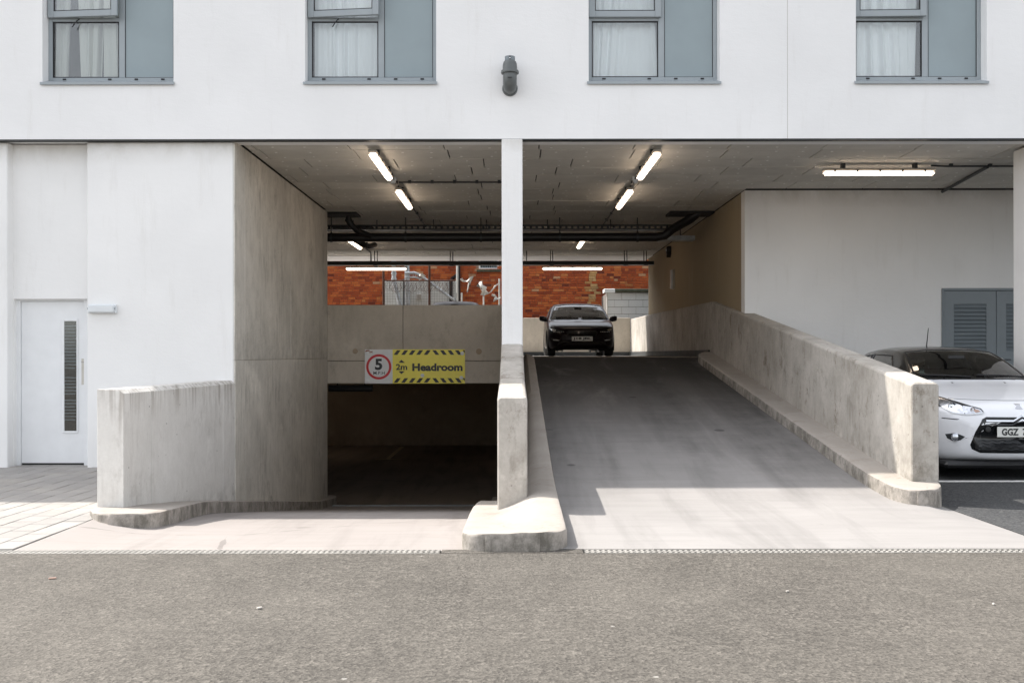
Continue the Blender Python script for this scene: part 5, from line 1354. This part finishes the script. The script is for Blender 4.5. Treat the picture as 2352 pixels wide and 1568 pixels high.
# dark hatchback on the deck
ST_B = [(0.00, .34, .56, .55, .48, .45, .53),
        (0.03, .27, .64, .67, .55, .54, .61),
        (0.08, .22, .705, .75, .615, .62, .675),
        (0.16, .19, .75, .80, .665, .67, .725),
        (0.30, .17, .795, .835, .725, .70, .77),
        (0.60, .16, .87, .855, .80, .72, .84),
        (0.95, .16, .935, .862, .86, .745, .905),
        (1.10, .16, .965, .865, .88, .755, .93),
        (1.30, .16, 1.07, .865, .895, .735, 1.03),
        (1.65, .16, 1.25, .865, .91, .69, 1.21),
        (1.92, .16, 1.37, .865, .92, .64, 1.33),
        (2.20, .16, 1.42, .865, .935, .62, 1.375),
        (2.80, .16, 1.432, .865, .96, .61, 1.385),
        (3.30, .17, 1.395, .855, .98, .59, 1.345),
        (3.75, .19, 1.27, .835, .985, .56, 1.225),
        (4.02, .23, 1.06, .80, .93, .55, 1.02),
        (4.18, .30, .88, .75, .80, .50, .85),
        (4.25, .40, .72, .62, .66, .45, .70)]
B_SPEC = dict(name='dark_hatchback', L=4.25, W=.862, r=.315, axles=(.86,3.48), paint='car_navy', belt=.93, ws_y=(1.0,2.3), mir_y=1.50, mirror='car_navy',
    windscreen=[(-.735,.955),(.735,.955),(.68,1.14),(.605,1.315),(.30,1.36),(-.30,1.36),(-.605,1.315),(-.68,1.14)],
    rear_window=[(-.52,1.03),(.52,1.03),(.46,1.27),(-.46,1.27)],
    side=[[(1.72,.965),(1.95,1.17),(2.12,1.295),(2.65,1.325),(2.62,.975)],[(2.72,.98),(2.72,1.325),(3.25,1.29),(3.6,1.08)]])
shB = Shell(ST_B, .34, 4.25, .862)
carB, OB = car((1.745, 24.7, DECK+.001), shB, B_SPEC, 'dark glossy hatchback facing out at the top of the ramp, number plate J18 JBL')
for s in (-1, 1):
    f = lambda P: [(abs(a), b) for a, b in P] if s > 0 else [(-abs(a), b) for a, b in P][::-1]
    hl = addp(carB, OB, shB, 'headlight', f([(.43,.60),(.50,.575),(.66,.60),(.77,.625),(.80,.70),(.76,.71),(.60,.665),(.46,.63)]), 'lampdark', .003)
    for k in range(6):
        a = .45+k*.045; addp(carB, OB, shB, 'light_strip', f([(a,.598),(a+.026,.594),(a+.028,.606),(a+.002,.612)]), 'led', .007, parent=hl, cuts=1)
    addp(carB, OB, shB, 'lamp_lens', f([(.66,.625),(.75,.64),(.775,.69),(.70,.68),(.64,.655)]), 'lampchrome', .007, parent=hl, cuts=2)
    fg = addp(carB, OB, shB, 'fog_recess', f([(.52,.40),(.56,.365),(.72,.37),(.78,.45),(.74,.46),(.60,.425)]), 'trim', .003)
    addp(carB, OB, shB, 'fog_lamp', f([(.55,.395),(.59,.383),(.70,.392),(.725,.415),(.62,.41)]), 'led', .007, parent=fg, cuts=2)
gr = addp(carB, OB, shB, 'grille', [(-.36,.50),(.36,.50),(.40,.60),(.33,.635),(-.33,.635),(-.40,.60)], 'trim', .003)
for k in range(5): addp(carB, OB, shB, 'grille_bar', [(-.34,.515+k*.022),(.34,.515+k*.022),(.34,.523+k*.022),(-.34,.523+k*.022)], 'gloss_black', .007, parent=gr, cuts=2)
for P in ([(-.05,.615),(.055,.625),(.055,.609),(-.02,.600),(-.05,.600)], [(-.05,.594),(.02,.596),(.055,.585),(.055,.570),(.02,.578),(-.05,.577)], [(-.05,.572),(.05,.565),(.05,.552),(-.05,.552)]):
    addp(carB, OB, shB, 'badge_stroke', [(q*.8,.585+(z_-.585)*.8) for q,z_ in P], 'lampdark', .012, parent=gr, cuts=1)
addp(carB, OB, shB, 'lower_intake', [(-.62,.27),(.62,.27),(.58,.36),(.40,.375),(-.40,.375),(-.58,.36)], 'trim', .003)
addp(carB, OB, shB, 'lower_lip', [(-.66,.232),(.66,.232),(.66,.246),(-.66,.246)], 'gloss_black', .012)
plate(carB, OB, shB, .43, 'J18 JBL')

# third car, seen as a roof behind the deck edge parapet
C_SPEC = dict(A_SPEC); C_SPEC['windscreen'] = [(-.665,1.065),(.665,1.065),(.60,1.22),(.56,1.30),(.25,1.325),(-.25,1.325),(-.56,1.30),(-.60,1.22)]; C_SPEC.update(name='charcoal_hatchback', paint='car_grey', roof_paint='trim', mirror='car_grey')
carC, OC = car((-1.50, 24.4, DECK+.001), shA, C_SPEC, 'charcoal car showing only its curved roof and aerial above the deck edge parapet')
shift(MB().tube([(.02,1.95,1.44),(.02,2.0,1.52),(.02,2.12,1.68)], [.012,.007,.004], 6), OC).build('aerial', M['trim'], carC)
for s in (-1,1):
    f = lambda P: [(abs(a), b) for a, b in P] if s > 0 else [(-abs(a), b) for a, b in P][::-1]
    addp(carC, OC, shA, 'headlight', f([(.37,.735),(.55,.70),(.735,.78),(.77,.925),(.60,.855),(.39,.775)]), 'lampchrome', .004)
addp(carC, OC, shA, 'grille', [(-.50,.335),(.50,.335),(.40,.66),(-.40,.66)], 'trim', .004)

# ================================================================ SMALL LITTER ON THE ROAD
def litter(xp, yp, l, w, col, lab, a):
    d = CAM_Z*F/(yp-HZ); x = px(xp, d); c, s = math.cos(a), math.sin(a)
    m = MB().obox((x,d,.006), (l*c,l*s,.001), (-w*s,w*c,0), (0,0,.0045)); tag(m.build('litter_scrap', M[col], None, .002), lab, 'litter', 'scraps of litter on the road')
litter(120, 1328, .022, .006, 'amber', 'orange cigarette end lying on the asphalt near the drain', .2)
litter(595, 1397, .014, .008, 'housing', 'pale paper scrap on the middle of the asphalt road', .6)
litter(1808, 1360, .008, .006, 'housing', 'tiny pale chip on the asphalt in front of the ramp', .1)
litter(2281, 1390, .009, .006, 'housing', 'tiny pale chip on the asphalt below the parked white hatchback', 1.0)
